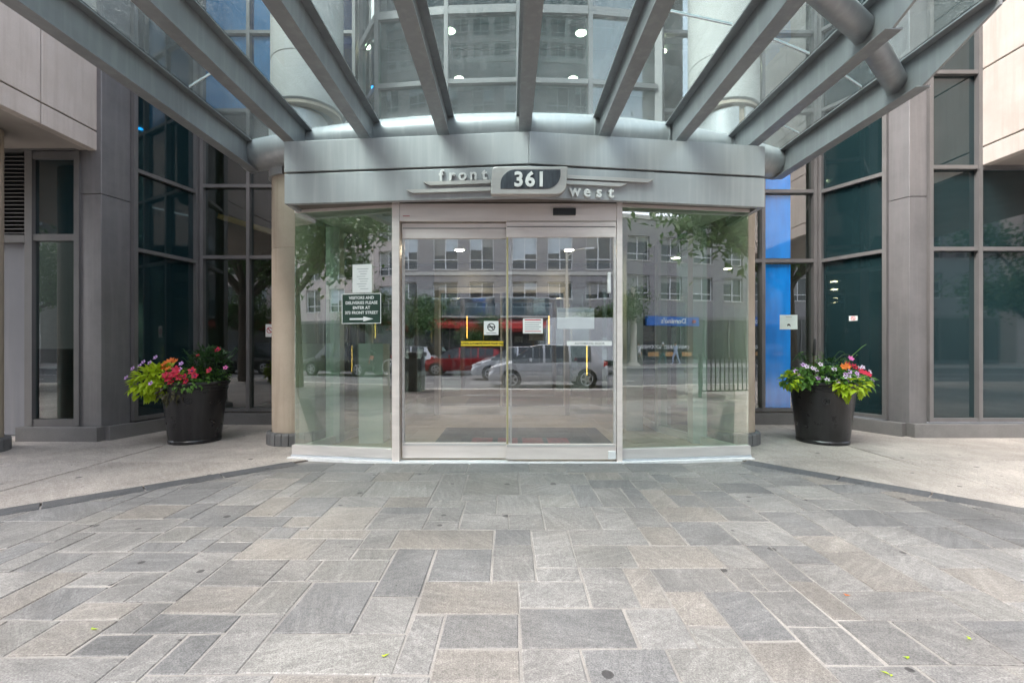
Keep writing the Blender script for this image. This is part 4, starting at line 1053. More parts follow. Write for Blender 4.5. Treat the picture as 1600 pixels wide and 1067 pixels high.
# ------------------------------------------------------------------ planters with flowers
def leaf_at(m, p, d, up, L, W, fold=0.25):
    d = Vector(d).normalized(); s = d.cross(Vector(up))
    if s.length < 1e-3: s = Vector((1, 0, 0))
    s.normalize(); n = s.cross(d)
    p = Vector(p)
    a = p + d * L * .42 + s * W / 2 + n * W * fold; b = p + d * L * .42 - s * W / 2 + n * W * fold
    mid = p + d * L * .5; tip = p + d * L - n * L * .12
    m.add([p, a, mid, b, tip], [(0, 1, 2), (0, 2, 3), (1, 4, 2), (2, 4, 3)])
def flower(root, p, nrm, r, mat, eye='flower_eye', petals=5):
    nrm = Vector(nrm).normalized(); s = nrm.cross(Vector((0.3, 0.2, 1))).normalized(); t = nrm.cross(s)
    m = MB(); vs = [tuple(Vector(p) - nrm * r * .25)]
    n = petals * 4
    for k in range(n):
        a = 2 * PI * k / n; rr = r * (0.80 + 0.20 * math.cos(petals * a)); 
        vs.append(tuple(Vector(p) + (s * math.cos(a) + t * math.sin(a)) * rr + nrm * (r * .10 * math.sin(petals * a * 1.0 + 1))))
    m.add(vs, [(0, k + 1, (k + 1) % n + 1) for k in range(n)])
    f = m.build('flower', mat, root)
    if eye:
        c = Vector(p) - nrm * r * .18; e = MB()
        e.add([tuple(c + nrm * .012)] + [tuple(c + (s * math.cos(2 * PI * k / 7) + t * math.sin(2 * PI * k / 7)) * r * .26 + nrm * .004) for k in range(7)], [(0, k + 1, (k + 1) % 7 + 1) for k in range(7)])
        e.build('eye', eye, f)
    return f
def foliage(root, name, mat, n, fn, L, W, seed, droop=0.3, fold=.25):
    rg = random.Random(seed); m = MB()
    for _ in range(n):
        p, out = fn(rg)
        d = Vector(out) + Vector((rg.uniform(-.6, .6), rg.uniform(-.6, .6), rg.uniform(-.5, .45) - droop))
        k = rg.uniform(.65, 1.25)
        leaf_at(m, p, d, (rg.uniform(-.4, .4), rg.uniform(-.4, .4), 1), L * k, W * k, fold)
    o = m.build(name, mat, root); o['kind'] = 'stuff'
    return o
def planter(x, y, label, emblem_deg):
    root = thing('planter', (x, y, 0), label, 'planter', 'black flower planters by the entrance')
    MB().lathe([(.29, 0.0), (.305, .0), (.31, .035), (.30, .05), (.305, .06), (.372, .70), (.385, .705), (.388, .725), (.378, .735), (.384, .765), (.405, .78), (.41, .80), (.398, .815), (.37, .81), (.36, .74), (.20, .735), (.02, .735)], (x, y, 0.0), 56).build('pot', 'pot_plastic', root, smooth=True)
    MB().lathe([(.355, .74), (.01, .765)], (x, y, 0), 32).build('soil', 'soil', root)
    a = R(emblem_deg); nx_, ny_ = math.cos(a), math.sin(a)
    ec = Vector((x + nx_ * .364, y + ny_ * .364, .575))
    tang = Vector((-ny_, nx_, 0)); upv = Vector((0, 0, 1))
    em = MB(); pts = [ec + (tang * math.cos(2 * PI * k / 20) + upv * math.sin(2 * PI * k / 20)) * .042 for k in range(21)]
    em.tube(pts, .008, 8, caps=False)
    pts = [ec + (tang * math.cos(2 * PI * k / 12) + upv * math.sin(2 * PI * k / 12)) * .018 for k in range(13)]
    em.tube(pts, .007, 8, caps=False)
    em.build('emblem', 'pot_plastic', root, smooth=True)
    return root
def blob(cx_, cy_, cz_, rx, ry, rz):
    def fn(rg):
        while True:
            u = Vector((rg.uniform(-1, 1), rg.uniform(-1, 1), rg.uniform(-1, 1)))
            if .25 < u.length < 1: break
        u2 = u.normalized() * (u.length ** .5)
        return (cx_ + u2.x * rx, cy_ + u2.y * ry, cz_ + u2.z * rz), u.normalized()
    return fn
def sprigs(root, n, c, r, hmin, hmax, mat, seed, lean=.5, rad=.004, leaf=True):
    """upright stems with leaves, joined to one part"""
    rg = random.Random(seed); ms = MB(); ml = MB()
    for _ in range(n):
        a = rg.uniform(0, 2 * PI); q = rg.uniform(0, r)
        b = Vector((c[0] + q * math.cos(a), c[1] + q * math.sin(a), c[2]))
        h = rg.uniform(hmin, hmax); l = Vector((math.cos(a) * lean * q / r * h, math.sin(a) * lean * q / r * h, 0))
        pts = [b + l * (t * t) + Vector((0, 0, h * t)) for t in (0, .35, .7, 1)]
        ms.tube(pts, rad, 5)
        for k in range(11):
            t = .2 + .8 * k / 10; p = b + l * t * t + Vector((0, 0, h * t)); aa = rg.uniform(0, 2 * PI)
            leaf_at(ml, p, (math.cos(aa), math.sin(aa), rg.uniform(.1, .7)), (0, 0, 1), rg.uniform(.06, .10), rg.uniform(.018, .03))
    o = ms.build('stems', 'leaf_dark', root); o['kind'] = 'stuff'
    o = ml.build('upright_foliage', mat, root); o['kind'] = 'stuff'

PX, PY = -4.27, 6.20
P1 = planter(PX, PY, 'black planter with lime vine and red and orange flowers, left of entrance', -68)
foliage(P1, 'lime_vine', 'leaf_lime', 330, blob(PX - .34, PY - .20, .84, .26, .24, .17), .105, .062, 1, .35)
foliage(P1, 'lime_vine', 'leaf_lime', 110, blob(PX - .46, PY - .24, .74, .16, .17, .13), .11, .062, 2, .6)
foliage(P1, 'filler_foliage', 'leaf_green', 420, blob(PX, PY, .85, .40, .36, .12), .07, .042, 3, .1)
foliage(P1, 'filler_foliage', 'leaf_green', 130, blob(PX + .08, PY - .33, .80, .22, .12, .09), .06, .04, 4, .3)
foliage(P1, 'dark_bush', 'leaf_dark', 520, blob(PX + .17, PY + .05, 1.02, .23, .22, .23), .085, .034, 5, -.1)
sprigs(P1, 14, (PX + .15, PY + .05, .80), .20, .30, .52, 'leaf_dark', 6)
sprigs(P1, 6, (PX - .05, PY + .12, .80), .16, .25, .40, 'leaf_green', 7)
foliage(P1, 'bronze_vine', 'leaf_bronze', 70, blob(PX - .06, PY - .36, .70, .13, .08, .12), .10, .05, 8, .7)
rg = random.Random(4)
for dx, dy, z in ((-.56, -.36, 1.00), (-.52, -.30, 1.03), (-.47, -.30, 1.08), (-.42, -.26, 1.07), (-.36, -.24, 1.14), (-.66, -.34, .88), (-.22, -.50, .82), (.02, -.30, 1.06), (.03, -.34, .99), (.47, -.10, 1.00)):
    flower(P1, (PX + dx, PY + dy, z), (dx * .5, -.9, .6), .036, 'petal_lilac' if dx < .4 else 'petal_pink')
for dx, dy, z, r in ((-.26, -.24, 1.04, .055), (-.20, -.26, 1.08, .055), (-.14, -.28, 1.10, .06), (-.08, -.28, 1.09, .05), (-.14, -.32, 1.00, .05), (-.24, -.27, 1.00, .045)):
    flower(P1, (PX + dx, PY + dy, z), (rg.uniform(-.3, .3), -.7, .8), r, 'petal_orange', None, 7)
for dx, dy, z, r in ((-.02, -.40, .93, .058), (.02, -.40, .99, .058), (-.06, -.42, .87, .055), (.05, -.42, .95, .05), (.20, -.36, .97, .06), (.13, -.40, .90, .045), (.15, -.40, .84, .05), (.34, -.24, .97, .05), (-.10, -.42, .92, .055), (.08, -.42, .89, .05), (.25, -.38, .91, .05), (-.03, -.42, .83, .045), (.30, .0, 1.24, .045), (.10, -.1, 1.16, .03)):
    flower(P1, (PX + dx, PY + dy, z), (rg.uniform(-.3, .3), -.9, .5), r, 'petal_red', 'flower_eye' if dx > .1 else None)

QX, QY = 4.245, 6.16
P2 = planter(QX, QY, 'black planter with white and lilac petunias and a tall reed, right of entrance', -118)
foliage(P2, 'petunia_foliage', 'leaf_green', 640, blob(QX - .02, QY - .05, .87, .46, .38, .13), .075, .046, 11, .15)
foliage(P2, 'petunia_foliage', 'leaf_green', 130, blob(QX - .45, QY - .18, .84, .18, .16, .10), .08, .05, 12, .3)
foliage(P2, 'petunia_foliage', 'leaf_green', 90, blob(QX + .45, QY - .12, .80, .16, .14, .10), .07, .045, 13, .4)
foliage(P2, 'lime_vine', 'leaf_lime', 60, blob(QX + .10, QY - .40, .78, .17, .07, .10), .13, .085, 14, .6)
foliage(P2, 'lime_vine', 'leaf_lime', 22, blob(QX - .58, QY - .20, .84, .10, .10, .07), .11, .075, 15, .4)
foliage(P2, 'dark_bush', 'leaf_dark', 150, blob(QX + .16, QY + .02, 1.00, .26, .20, .10), .07, .045, 16, .1)
sprigs(P2, 8, (QX + .05, QY + .08, .80), .22, .24, .40, 'leaf_green', 17)
m = MB()
for k, (dx, ax, h) in enumerate(((-.20, -.10, .42), (-.12, -.22, .40), (.02, .24, .44), (.0, .34, .40), (-.05, -.3, .36), (.08, .22, .34))):
    b = Vector((QX + dx, QY - .02, .78))
    pts = [b + Vector((ax * t * 1.3, 0, h * math.sin(t * PI * .72))) for t in [i / 9 for i in range(10)]]
    m.tube(pts, [.005] * 9 + [.002], 5)
o = m.build('grass_blades', 'leaf_dark', P2); o['kind'] = 'stuff'
MB().tube([(QX - .12, QY, .78), (QX - .115, QY, 1.16)], .010, 8).build('reed_stem', 'leaf_bronze', P2)
MB().tube([(QX - .115, QY, 1.15), (QX - .113, QY, 1.17), (QX - .105, QY, 1.30), (QX - .10, QY, 1.37), (QX - .098, QY, 1.39)], [.008, .018, .02, .016, .004], 10).build('reed_head', 'ink_black', P2, smooth=True)
MB().tube([(QX + .22, QY - .1, .95), (QX + .33, QY - .1, 1.16), (QX + .45, QY - .12, 1.28), (QX + .50, QY - .12, 1.31)], [.005, .005, .004, .003], 6).build('long_stem', 'leaf_green', P2)
rg = random.Random(8)
for dx, dy, z in ((-.50, -.22, .96), (-.44, -.22, .90), (-.34, -.20, 1.02), (-.29, -.24, 1.00), (-.24, -.24, .98), (-.16, -.2, 1.05), (-.36, -.16, 1.04), (-.20, -.38, .86), (-.04, -.28, .99), (.02, -.40, .93), (.06, -.40, .91), (.10, -.36, .96), (.08, -.38, .86), (.18, -.38, .94), (-.09, -.41, .84), (.19, -.40, .88), (.38, -.16, 1.00), (.44, -.14, 1.01), (.55, -.12, .95), (.60, -.1, .84), (-.30, -.36, .88), (.0, -.42, .90)):
    flower(P2, (QX + dx, QY + dy, z), (dx * .5 + rg.uniform(-.2, .2), -.9, .5), .036, 'petal_white' if rg.random() < .6 else 'petal_lilac')
for dx, dy, z, r, mt in ((.20, -.25, 1.13, .045, 'petal_pink'), (.10, -.26, 1.02, .055, 'petal_orange'), (.16, -.24, 1.03, .055, 'petal_orange'), (.30, -.18, 1.02, .05, 'petal_red'), (.36, -.22, .96, .055, 'petal_red'), (.42, -.2, .94, .05, 'petal_red'), (.50, -.16, .92, .05, 'petal_red'), (.20, -.2, 1.05, .05, 'petal_red')):
    flower(P2, (QX + dx, QY + dy, z), (dx * .4, -.9, .6), r, mt, None, 6)
# fallen petals and leaves
for k, (x, y, rz, mt) in enumerate(((-3.33, 5.62, .4, 'petal_pink'), (1.60, 1.83, .6, 'leaf_lime'), (1.98, 1.95, 1.2, 'leaf_lime'), (1.46, 1.74, 2.2, 'leaf_lime'), (-1.86, 2.02, .3, 'leaf_lime'), (1.70, 2.3, .2, 'petal_orange'), (-.51, 1.84, .9, 'leaf_lime'))):
    m = MB(); d = (math.cos(rz), math.sin(rz), .05)
    leaf_at(m, (x, y, .005), d, (0, 0, 1), .034, .010, .1); leaf_at(m, (x + .006, y, .007), (-d[1], d[0], .1), (0, 0, 1), .018, .008, .1)
    tag(m.build('fallen_leaf', mt), ['pink fallen petals on the concrete beside left planter', 'green fallen leaf on the paving, bottom right, middle of three', 'green fallen leaf on the paving, bottom right, farthest of three', 'green fallen leaf on the paving, bottom right, nearest to camera', 'yellow green fallen leaf on the paving at lower left', 'orange fallen leaf on the paving at lower right', 'yellow green fallen leaf on the paving at bottom centre'][k], 'leaf', 'fallen leaves on the ground')

# ------------------------------------------------------------------ across the street: buildings
def far_building(name, label, x0, x1, y, depth, h, wall, cols, rows, style, cat='building'):
    """face towards +y at plane y; cols = window centres and half widths, rows = (z0, z1)"""
    root = thing(name, ((x0 + x1) / 2, y, 0), label, cat)
    # wall built round the openings: piers and bands, so every window sits in a real reveal
    zs = sorted(rows); xs = sorted(cols)
    edges = [x0] + [e for c, w in xs for e in (c - w, c + w)] + [x1]
    z_prev = style.get('z0', 3.6)
    for (za, zb) in zs + [(h, h)]:
        if za - z_prev > .01: MB().box(x0, x1, y - .35, y, z_prev, za).build('wall_band', wall, root)
        if zb > za:
            for k in range(0, len(edges), 2):
                if edges[k + 1] - edges[k] > .01: MB().box(edges[k], edges[k + 1], y - .35, y - .002, za, zb).build('wall_pier', wall, root)
        z_prev = zb
    MB().box(x0 + .01, x1 - .01, y - depth, y - .36, 0.0, h - .01).build('building_core', wall, root)
    MB().box(x0 - .1, x1 + .1, y - .5, y + .12, h, h + .35).build('cornice', style.get('trim', 'stone_trim'), root)
    rg_ = random.Random(name + str(x0))
    fr = MB()
    for (za, zb) in zs:
        for c, w in xs:
            wd = MB().box(c - w, c + w, y - .30, y - .27, za, zb).build('window', 'window_dark', root)
            f = MB(); t = .06
            f.box(c - w, c + w, y - .262, y - .20, za, za + t); f.box(c - w, c + w, y - .262, y - .20, zb - t, zb)
            f.box(c - w, c - w + t, y - .262, y - .20, za + t, zb - t); f.box(c + w - t, c + w, y - .262, y - .20, za + t, zb - t)
            f.box(c - .03, c + .03, y - .262, y - .20, za + t, zb - t)
            if zb - za > 1.5:
                zm = za + (zb - za) * .28
                f.box(c - w + t, c - .03, y - .262, y - .21, zm - .03, zm + .03); f.box(c + .03, c + w - t, y - .262, y - .21, zm - .03, zm + .03)
            f.build('frame', 'white_frame', wd)
            if style.get('lite'): continue
            bl = rg_.uniform(.2, .75)
            MB().box(c - w + t, c - .032, y - .268, y - .264, zb - t - (zb - za) * bl, zb - t).build('blind', rg_.choice(['blind_grey', 'blind_grey', 'blind_light']), wd)
            if rg_.random() < .7:
                MB().box(c + .032, c + w - t, y - .268, y - .264, zb - t - (zb - za) * bl * .8, zb - t).build('blind', rg_.choice(['blind_grey', 'blind_light']), wd)
            MB().box(c - w - .05, c + w + .05, y - .02, y + .05, za - .08, za - .005).build('sill', style.get('trim', 'stone_trim'), wd)
    return root

def shopfront(root, x0, x1, y, z1, n, mat='shop_dark', frame='frame_brown'):
    w = (x1 - x0) / n
    MB().box(x0, x1, y - .20, y - .04, 0.0, .35).build('shop_plinth', 'granite', root)
    MB().box(x0, x1, y - .20, y - .02, z1 - .25, z1).build('shop_head', frame, root)
    for k in range(n + 1):
        MB().box(x0 + k * w - .05, x0 + k * w + .05, y - .2, y - .03, .35, z1 - .25).build('shop_post', frame, root)
    for k in range(n):
        MB().box(x0 + k * w + .05, x0 + (k + 1) * w - .05, y - .12, y - .10, .35, z1 - .25).build('shop_glass', mat, root)

BA = far_building('office_building', 'grey brick building with white paired windows and red awning, reflected in the doors', -11.5, 9.6, -24, 14, 25.0, 'brick_grey',
                  [(-10.2, .7), (-7.6, .75), (-4.75, .92), (-2.06, .92), (1.2, .92), (3.85, .92), (6.7, .95), (8.7, .5)], [(5.0, 6.25), (7.2, 9.9), (10.9, 13.4), (14.2, 16.4), (17.6, 19.8), (21.0, 23.2)], {'z0': 3.6})
MB().box(-11.5, 9.6, -24.0, -23.9, 6.75, 7.0).build('stone_course', 'stone_trim', BA)
shopfront(BA, -11.5, 9.6, -24, 3.6, 9)
for x0, x1 in ((-6.0, -1.0), (-.6, 3.0)):
    bal = MB().box(x0, x1, -23.98, -23.2, 3.55, 3.66).build('balcony', 'stone_trim', BA)
    k = 0; x = x0 + .02
    while x < x1 - .3:
        MB().box(x, min(x + .85, x1 - .02), -23.24, -23.22, 3.70, 4.95).build('balcony_glass', 'glass_balcony', bal); x += .88
    MB().box(x0, x1, -23.25, -23.21, 4.96, 5.0).build('balcony_rail', 'white_frame', bal)
def awning(root, x0, x1, y, z0, z1, out, mat):
    m = MB().add([(x0, y, z1), (x1, y, z1), (x1, y + out, z0 + .25), (x0, y + out, z0 + .25), (x0, y + out, z0), (x1, y + out, z0), (x1, y, z0 + .2), (x0, y, z0 + .2)],
                 [(0, 3, 2, 1), (3, 4, 5, 2), (4, 7, 6, 5), (0, 7, 4, 3), (1, 2, 5, 6), (0, 1, 6, 7)])
    return m.build('awning', mat, root)
awning(BA, -6.2, 3.2, -23.96, 2.75, 3.5, 1.1, 'awning_red')
awning(BA, -11.3, -8.0, -23.96, 2.75, 3.5, 1.1, 'awning_red')

BR = far_building('shop_building', 'grey shop building with a blue pizza shop sign, reflected in the right panel', 10.5, 40.0, -24, 14, 12.0, 'brick_grey',
                  [(12.6 + 3.1 * k, 1.0) for k in range(9)], [(5.4, 7.4), (8.6, 10.6)], {'z0': 4.0})
shopfront(BR, 10.5, 40.0, -24, 4.0, 12)
sg = MB().box(19.4, 24.4, -23.97, -23.75, 3.2, 3.95).build('shop_sign', 'awning_blue', BR)
tm = text_mb("Domino's", 0.62, 0.03, 0.008)
tm.v = [(-x, -y, z) for x, y, z in tm.v]
xform(tm, (21.9, -23.73, 3.40)).build('lettering', 'white_sticker', sg)
MB().bar((24.0, -23.74, 3.58), (23.75, -23.74, 3.58), .3, .26, (0, 0, 1)).build('logo_tile', 'ink_red', sg)
st = MB().box(17.5, 24.5, -23.94, -23.90, 1.15, 1.65).build('window_strip', 'ink_black', BR)
tm = text_mb('OVEN BAKED GOODNESS', 0.40, 0.02, 0.006)
tm.v = [(-x, -y, z) for x, y, z in tm.v]
xform(tm, (21.2, -23.885, 1.27)).build('lettering', 'white_sticker', st)
for k in range(4):
    MB().box(18.0 + 1.6 * k, 19.0 + 1.6 * k, -23.94, -23.915, .62, .98).build('food_picture', 'wood_warm', st)
BC = far_building('pink_building', 'pale pink apartment block with rows of dark windows, reflected in the left panel', -34.0, -12.6, -24, 14, 26.0, 'pink_wall',
                  [(-32.5 + 2.7 * k, .85) for k in range(8)], [(4.6 + 3.0 * k, 6.7 + 3.0 * k) for k in range(7)], {'z0': 3.8})
shopfront(BC, -34.0, -12.6, -24, 3.8, 8)
awning(BC, -22.0, -15.0, -23.96, 2.8, 3.6, 1.2, 'awning_red')
BD = far_building('tower_block', 'tall pale tower with a grid of windows far down the street', -70.0, -40.0, -26, 16, 40.0, 'concrete_white',
                  [(-68.0 + 3.4 * k, 1.1) for k in range(9)], [(5.0 + 3.4 * k, 7.3 + 3.4 * k) for k in range(10)], {'z0': 4.0})
BE = far_building('tower_block', 'tall grey tower behind the shops at the far right end', 44.0, 74.0, -26, 16, 38.0, 'pink_wall',
                  [(46.0 + 3.4 * k, 1.1) for k in range(9)], [(5.0 + 3.4 * k, 7.3 + 3.4 * k) for k in range(9)], {'z0': 4.0})

far_building('tower_block', 'tall concrete tower rising behind the grey brick building, left', -17.0, -1.0, -42, 16, 64.0, 'pink_wall',
             [(-15.2 + 2.55 * k, 1.0) for k in range(6)], [(27.0 + 3.2 * k, 29.3 + 3.2 * k) for k in range(11)], {'z0': 1.0, 'lite': True})
far_building('tower_block', 'tall glassy tower rising behind the grey brick building, right', 1.5, 19.0, -42, 16, 58.0, 'concrete_white',
             [(3.2 + 2.35 * k, .98) for k in range(7)], [(27.0 + 3.2 * k, 29.4 + 3.2 * k) for k in range(9)], {'z0': 1.0, 'lite': True})
far_building('tower_block', 'tall grey tower rising behind the pink apartment block', -44.0, -22.0, -44, 16, 60.0, 'brick_grey',
             [(-42.0 + 2.9 * k, 1.1) for k in range(7)], [(29.0 + 3.2 * k, 31.3 + 3.2 * k) for k in range(9)], {'z0': 1.0, 'lite': True})

# ------------------------------------------------------------------ trees
def tree_meshes(seed, h, spread, nleaf, leafsize):
    rg_ = random.Random(seed); w = MB(); lf = MB()
    th = h * .36
    pts = [Vector((0, 0, -.05)), Vector((rg_.uniform(-.06, .06), rg_.uniform(-.06, .06), th * .5)), Vector((rg_.uniform(-.1, .1), rg_.uniform(-.1, .1), th))]
    w.tube(pts, [.17, .135, .11], 10)
    ends = []
    for k in range(8):
        a = 2 * PI * k / 8 + rg_.uniform(-.3, .3); el = rg_.uniform(.35, 1.2)
        d = Vector((math.cos(a) * math.cos(el), math.sin(a) * math.cos(el), math.sin(el)))
        L = spread * rg_.uniform(.75, 1.1) * (1 if el < .8 else 1.25)
        p0 = pts[2] - Vector((0, 0, rg_.uniform(0, th * .25)))
        mid = p0 + d * L * .5 + Vector((rg_.uniform(-.2, .2), rg_.uniform(-.2, .2), .15)); end = p0 + d * L + Vector((0, 0, rg_.uniform(0, .4)))
        w.tube([p0, mid, end], [.07, .045, .015], 7)
        for q in range(5):
            b = mid.lerp(end, rg_.uniform(0, 1)); dd = Vector((rg_.uniform(-1, 1), rg_.uniform(-1, 1), rg_.uniform(-.3, .8))).normalized()
            e2 = b + dd * rg_.uniform(.5, 1.1) * spread * .36
            w.tube([b, b.lerp(e2, .5) + Vector((0, 0, .06)), e2], [.026, .018, .006], 5); ends.append((b, e2))
    per = nleaf // len(ends)
    for b, e in ends:
        r = rg_.uniform(.30, .62) * spread * .36
        for _ in range(per):
            c = b.lerp(e, rg_.uniform(.25, 1.15)) + Vector((rg_.gauss(0, r), rg_.gauss(0, r), rg_.gauss(0, r * .6)))
            d = Vector((rg_.uniform(-1, 1), rg_.uniform(-1, 1), rg_.uniform(-.9, .4)))
            leaf_at(lf, c, d, (rg_.uniform(-.5, .5), rg_.uniform(-.5, .5), 1), leafsize * rg_.uniform(.7, 1.3), leafsize * .5, .1)
    return w, lf
PROTO = []
for k, (sd, h, sp_, nl, ls) in enumerate(((3, 7.0, 2.7, 9000, .17), (8, 6.2, 2.3, 8000, .17), (15, 4.0, 1.5, 6000, .14))):
    w, lf = tree_meshes(sd, h, sp_, nl, ls)
    root = thing('street_tree', (0, 0, 0), 'x', 'tree', 'street trees')
    t_o = w.build('trunk', 'bark', root, smooth=True, origin=(0, 0, 0)); c_o = lf.build('crown', 'leaf_tree', root, origin=(0, 0, 0))
    PROTO.append((root, t_o, c_o))
used = set()
def tree(kind, x, y, rz, s, label):
    root, t_o, c_o = PROTO[kind]
    if kind in used:
        n = root.copy(); COL.objects.link(n)
        for ch in (t_o, c_o):
            c = ch.copy(); COL.objects.link(c); c.parent = n; c.matrix_parent_inverse = Matrix.Identity(4)
        root = n
    used.add(kind)
    root.location = (x, y, 0); root.rotation_euler = (0, 0, rz); root.scale = (s, s, s)
    root['label'] = label
tree(0, -10.2, -2.4, .3, 1.5, 'leafy street tree mirrored in the left fixed glass panel')
tree(1, 10.7, -2.0, 1.1, 1.75, 'leafy street tree mirrored in the right fixed glass panel')
tree(0, -17.0, -2.6, 2.0, 1.0, 'leafy street tree mirrored in the narrow far left window')
tree(1, 18.5, -2.6, 2.6, 1.1, 'leafy street tree mirrored in the far right dark windows')
tree(0, 14.2, -20.6, 4.0, 1.1, 'leafy street tree before the blue pizza shop sign')
tree(1, -21.0, -20.6, 3.2, 1.1, 'leafy street tree before the pink apartment block')
tree(2, -6.8, -20.4, .5, 1.65, 'young tree beside the white car, mirrored at the left door edge')
tree(2, -1.7, -20.8, 1.9, 1.15, 'young tree before the red awning, mirrored in the left door leaf')
tree(2, 6.4, -20.8, 3.0, 1.35, 'young tree behind the white truck, mirrored in the right door leaf')
tree(1, -13.6, -20.6, 5.0, .95, 'leafy street tree behind the dark parked car')

# ------------------------------------------------------------------ vehicles
def car(name, label, paint, x, y, rz, length=4.2, roof=1.47, width=1.74, suv=False):
    root = thing(name, (0, 0, 0), label, 'car', 'cars on the street')
    k = length / 4.2; hw = width / 2; r_ = roof; bz = .98 if suv else .90
    # x, belt, top, half width at belt, half width at top
    S = [(-2.10, .55, .62, .80, .74), (-2.04, .80, .86, .95, .86), (-1.96, bz, bz + .03, .98, .86), (-1.90, bz, bz + .06, .98, .84),
         (-1.62 if not suv else -1.80, bz, r_ - .06, .99, .72), (-1.48 if not suv else -1.66, bz, r_ - .02, .99, .72), (-.78, bz, r_, 1.0, .73), (-.70, bz, r_, 1.0, .73),
         (.12, bz - .01, r_ + .01, 1.0, .73), (.20, bz - .01, r_ + .01, 1.0, .73), (.52, bz - .02, r_ - .03, 1.0, .72), (.62, bz - .02, r_ - .06, 1.0, .72),
         (1.28, bz - .03, bz + .02, .99, .80), (1.36, bz - .04, bz - .01, .98, .82), (1.85, bz - .16, bz - .12, .93, .78), (2.02, bz - .32, bz - .28, .88, .76), (2.10, .45, .50, .80, .72)]
    ring_ = []
    for (sx, zb, zt, wb, wt) in S:
        sx *= k
        low = .24
        ring_.append([(sx, -hw * wb * .90, low), (sx, -hw * wb * 1.0, min(.42, zb - .05)), (sx, -hw * wb * 1.0, zb * .82), (sx, -hw * wb * .97, zb), (sx, -hw * wt, zt), (sx, -hw * wt * .5, zt + .025),
                      (sx, hw * wt * .5, zt + .025), (sx, hw * wt, zt), (sx, hw * wb * .97, zb), (sx, hw * wb * 1.0, zb * .82), (sx, hw * wb * 1.0, min(.42, zb - .05)), (sx, hw * wb * .90, low)])
    body = MB(); n = 12
    vs = [p for r in ring_ for p in r]
    fs = []; glass = {}
    sidewin = {5: 'rear_quarter_window', 7: 'rear_side_window', 9: 'front_side_window', 10: 'front_side_window'}
    for i in range(len(S) - 1):
        for q in range(n):
            face = (i * n + q, i * n + (q + 1) % n, (i + 1) * n + (q + 1) % n, (i + 1) * n + q)
            if q in (3, 7) and i in (5, 7, 9, 10): glass.setdefault(('side_window', q, i if i < 10 else 9), []).append(face); continue
            if q in (4, 5, 6) and i == 11: glass.setdefault(('windscreen', 0, 0), []).append(face); continue
            if q in (4, 5, 6) and i == 3: glass.setdefault(('rear_window', 0, 0), []).append(face); continue
            if q in (3, 7) and i == 11: glass.setdefault(('side_window', q, 9), []).append(face); continue
            fs.append(face)
    fs.append(tuple(range(n))[::-1]); fs.append(tuple(range((len(S) - 1) * n, len(S) * n)))
    body.add(vs, fs)
    bo = body.build('body', paint, root, smooth=True, origin=(0, 0, 0))
    for (nm, q, i), faces in glass.items():
        g = MB(); idx = sorted({v for f in faces for v in f}); mp_ = {v: j for j, v in enumerate(idx)}
        g.add([vs[v] for v in idx], [tuple(mp_[v] for v in f) for f in faces])
        g.build(nm, 'car_glass', bo, origin=(0, 0, 0))
    wr = .34 if suv else .31
    for sx in (-1.30 * k, 1.30 * k):
        for s in (-1, 1):
            yy = s * (hw * .99)
            arch = MB().tube([(sx, yy - s * .10, wr), (sx, yy + s * .006, wr)], wr + .055, 24).build('wheel_arch', 'tyre', bo)
            wh = MB().tube([(sx, yy - s * .16, wr), (sx, yy + s * .005, wr), (sx, yy + s * .02, wr)], [wr, wr, wr - .03], 24).build('wheel', 'tyre', root, smooth=True)
            rm = MB().tube([(sx, yy, wr), (sx, yy + s * .024, wr)], wr * .30, 12)
            for q in range(5):
                a = 2 * PI * q / 5
                rm.bar((sx, yy + s * .022, wr), (sx + math.cos(a) * wr * .66, yy + s * .022, wr + math.sin(a) * wr * .66), .07, .012, (0, 1, 0))
            pr = [(sx + math.cos(2 * PI * q / 24) * wr * .66, yy + s * .02, wr + math.sin(2 * PI * q / 24) * wr * .66) for q in range(25)]
            rm.tube(pr, .02, 6, caps=False)
            rm.build('rim', 'rim', wh)
    for s in (-1, 1):
        MB().bar((1.84 * k, s * hw * .80, .70), (2.04 * k, s * hw * .72, .62), .16, .13).build('headlight', 'car_light', root, bevel=.02)
        MB().bar((-2.03 * k, s * hw * .86, .80), (-1.90 * k, s * hw * .93, .84), .12, .20 if not suv else .42).build('tail_light', 'tail_light', root, bevel=.02)
        MB().bar((.62 * k, s * hw * 1.0, .98), (.62 * k, s * (hw + .16), 1.0), .09, .13).build('mirror', paint, root, bevel=.02)
        for hx in (-.55, .30):
            MB().bar((hx * k, s * hw * 1.005, .80), ((hx + .16) * k, s * hw * 1.005, .80), .03, .025).build('door_handle', paint, root)
    MB().box(-2.09 * k, -2.0 * k, -.25, .25, .50, .62).build('number_plate', 'white_sticker', root)
    MB().box(2.02 * k, 2.10 * k, -.40, .40, .33, .45).build('grille', 'black_plastic', root)
    root.location = (x, y, -.125); root.rotation_euler = (0, 0, rz)
    return root
car('parked_car', 'silver hatchback mirrored in the right sliding door', 'car_silver', 1.40, -6.75, PI, 4.25, 1.50)
car('parked_car', 'red saloon car mirrored in the left sliding door', 'car_red', -2.4, -14.3, PI, 4.5, 1.42)
car('parked_car', 'white car behind the red one, mirrored at the left door edge', 'car_white', -6.6, -17.6, PI, 4.4, 1.5)
car('parked_car', 'dark sport utility car with red tail light mirrored in the left panel', 'car_black', -14.6, -10.2, PI, 4.7, 1.70, 1.85, True)
car('parked_car', 'dark grey car mirrored beside the left door post', 'car_grey', -8.9, -9.6, PI, 4.4, 1.48)
car('parked_car', 'silver saloon partly behind the silver hatchback, mirrored in the doors', 'car_silver', .55, -10.4, PI, 4.4, 1.46)
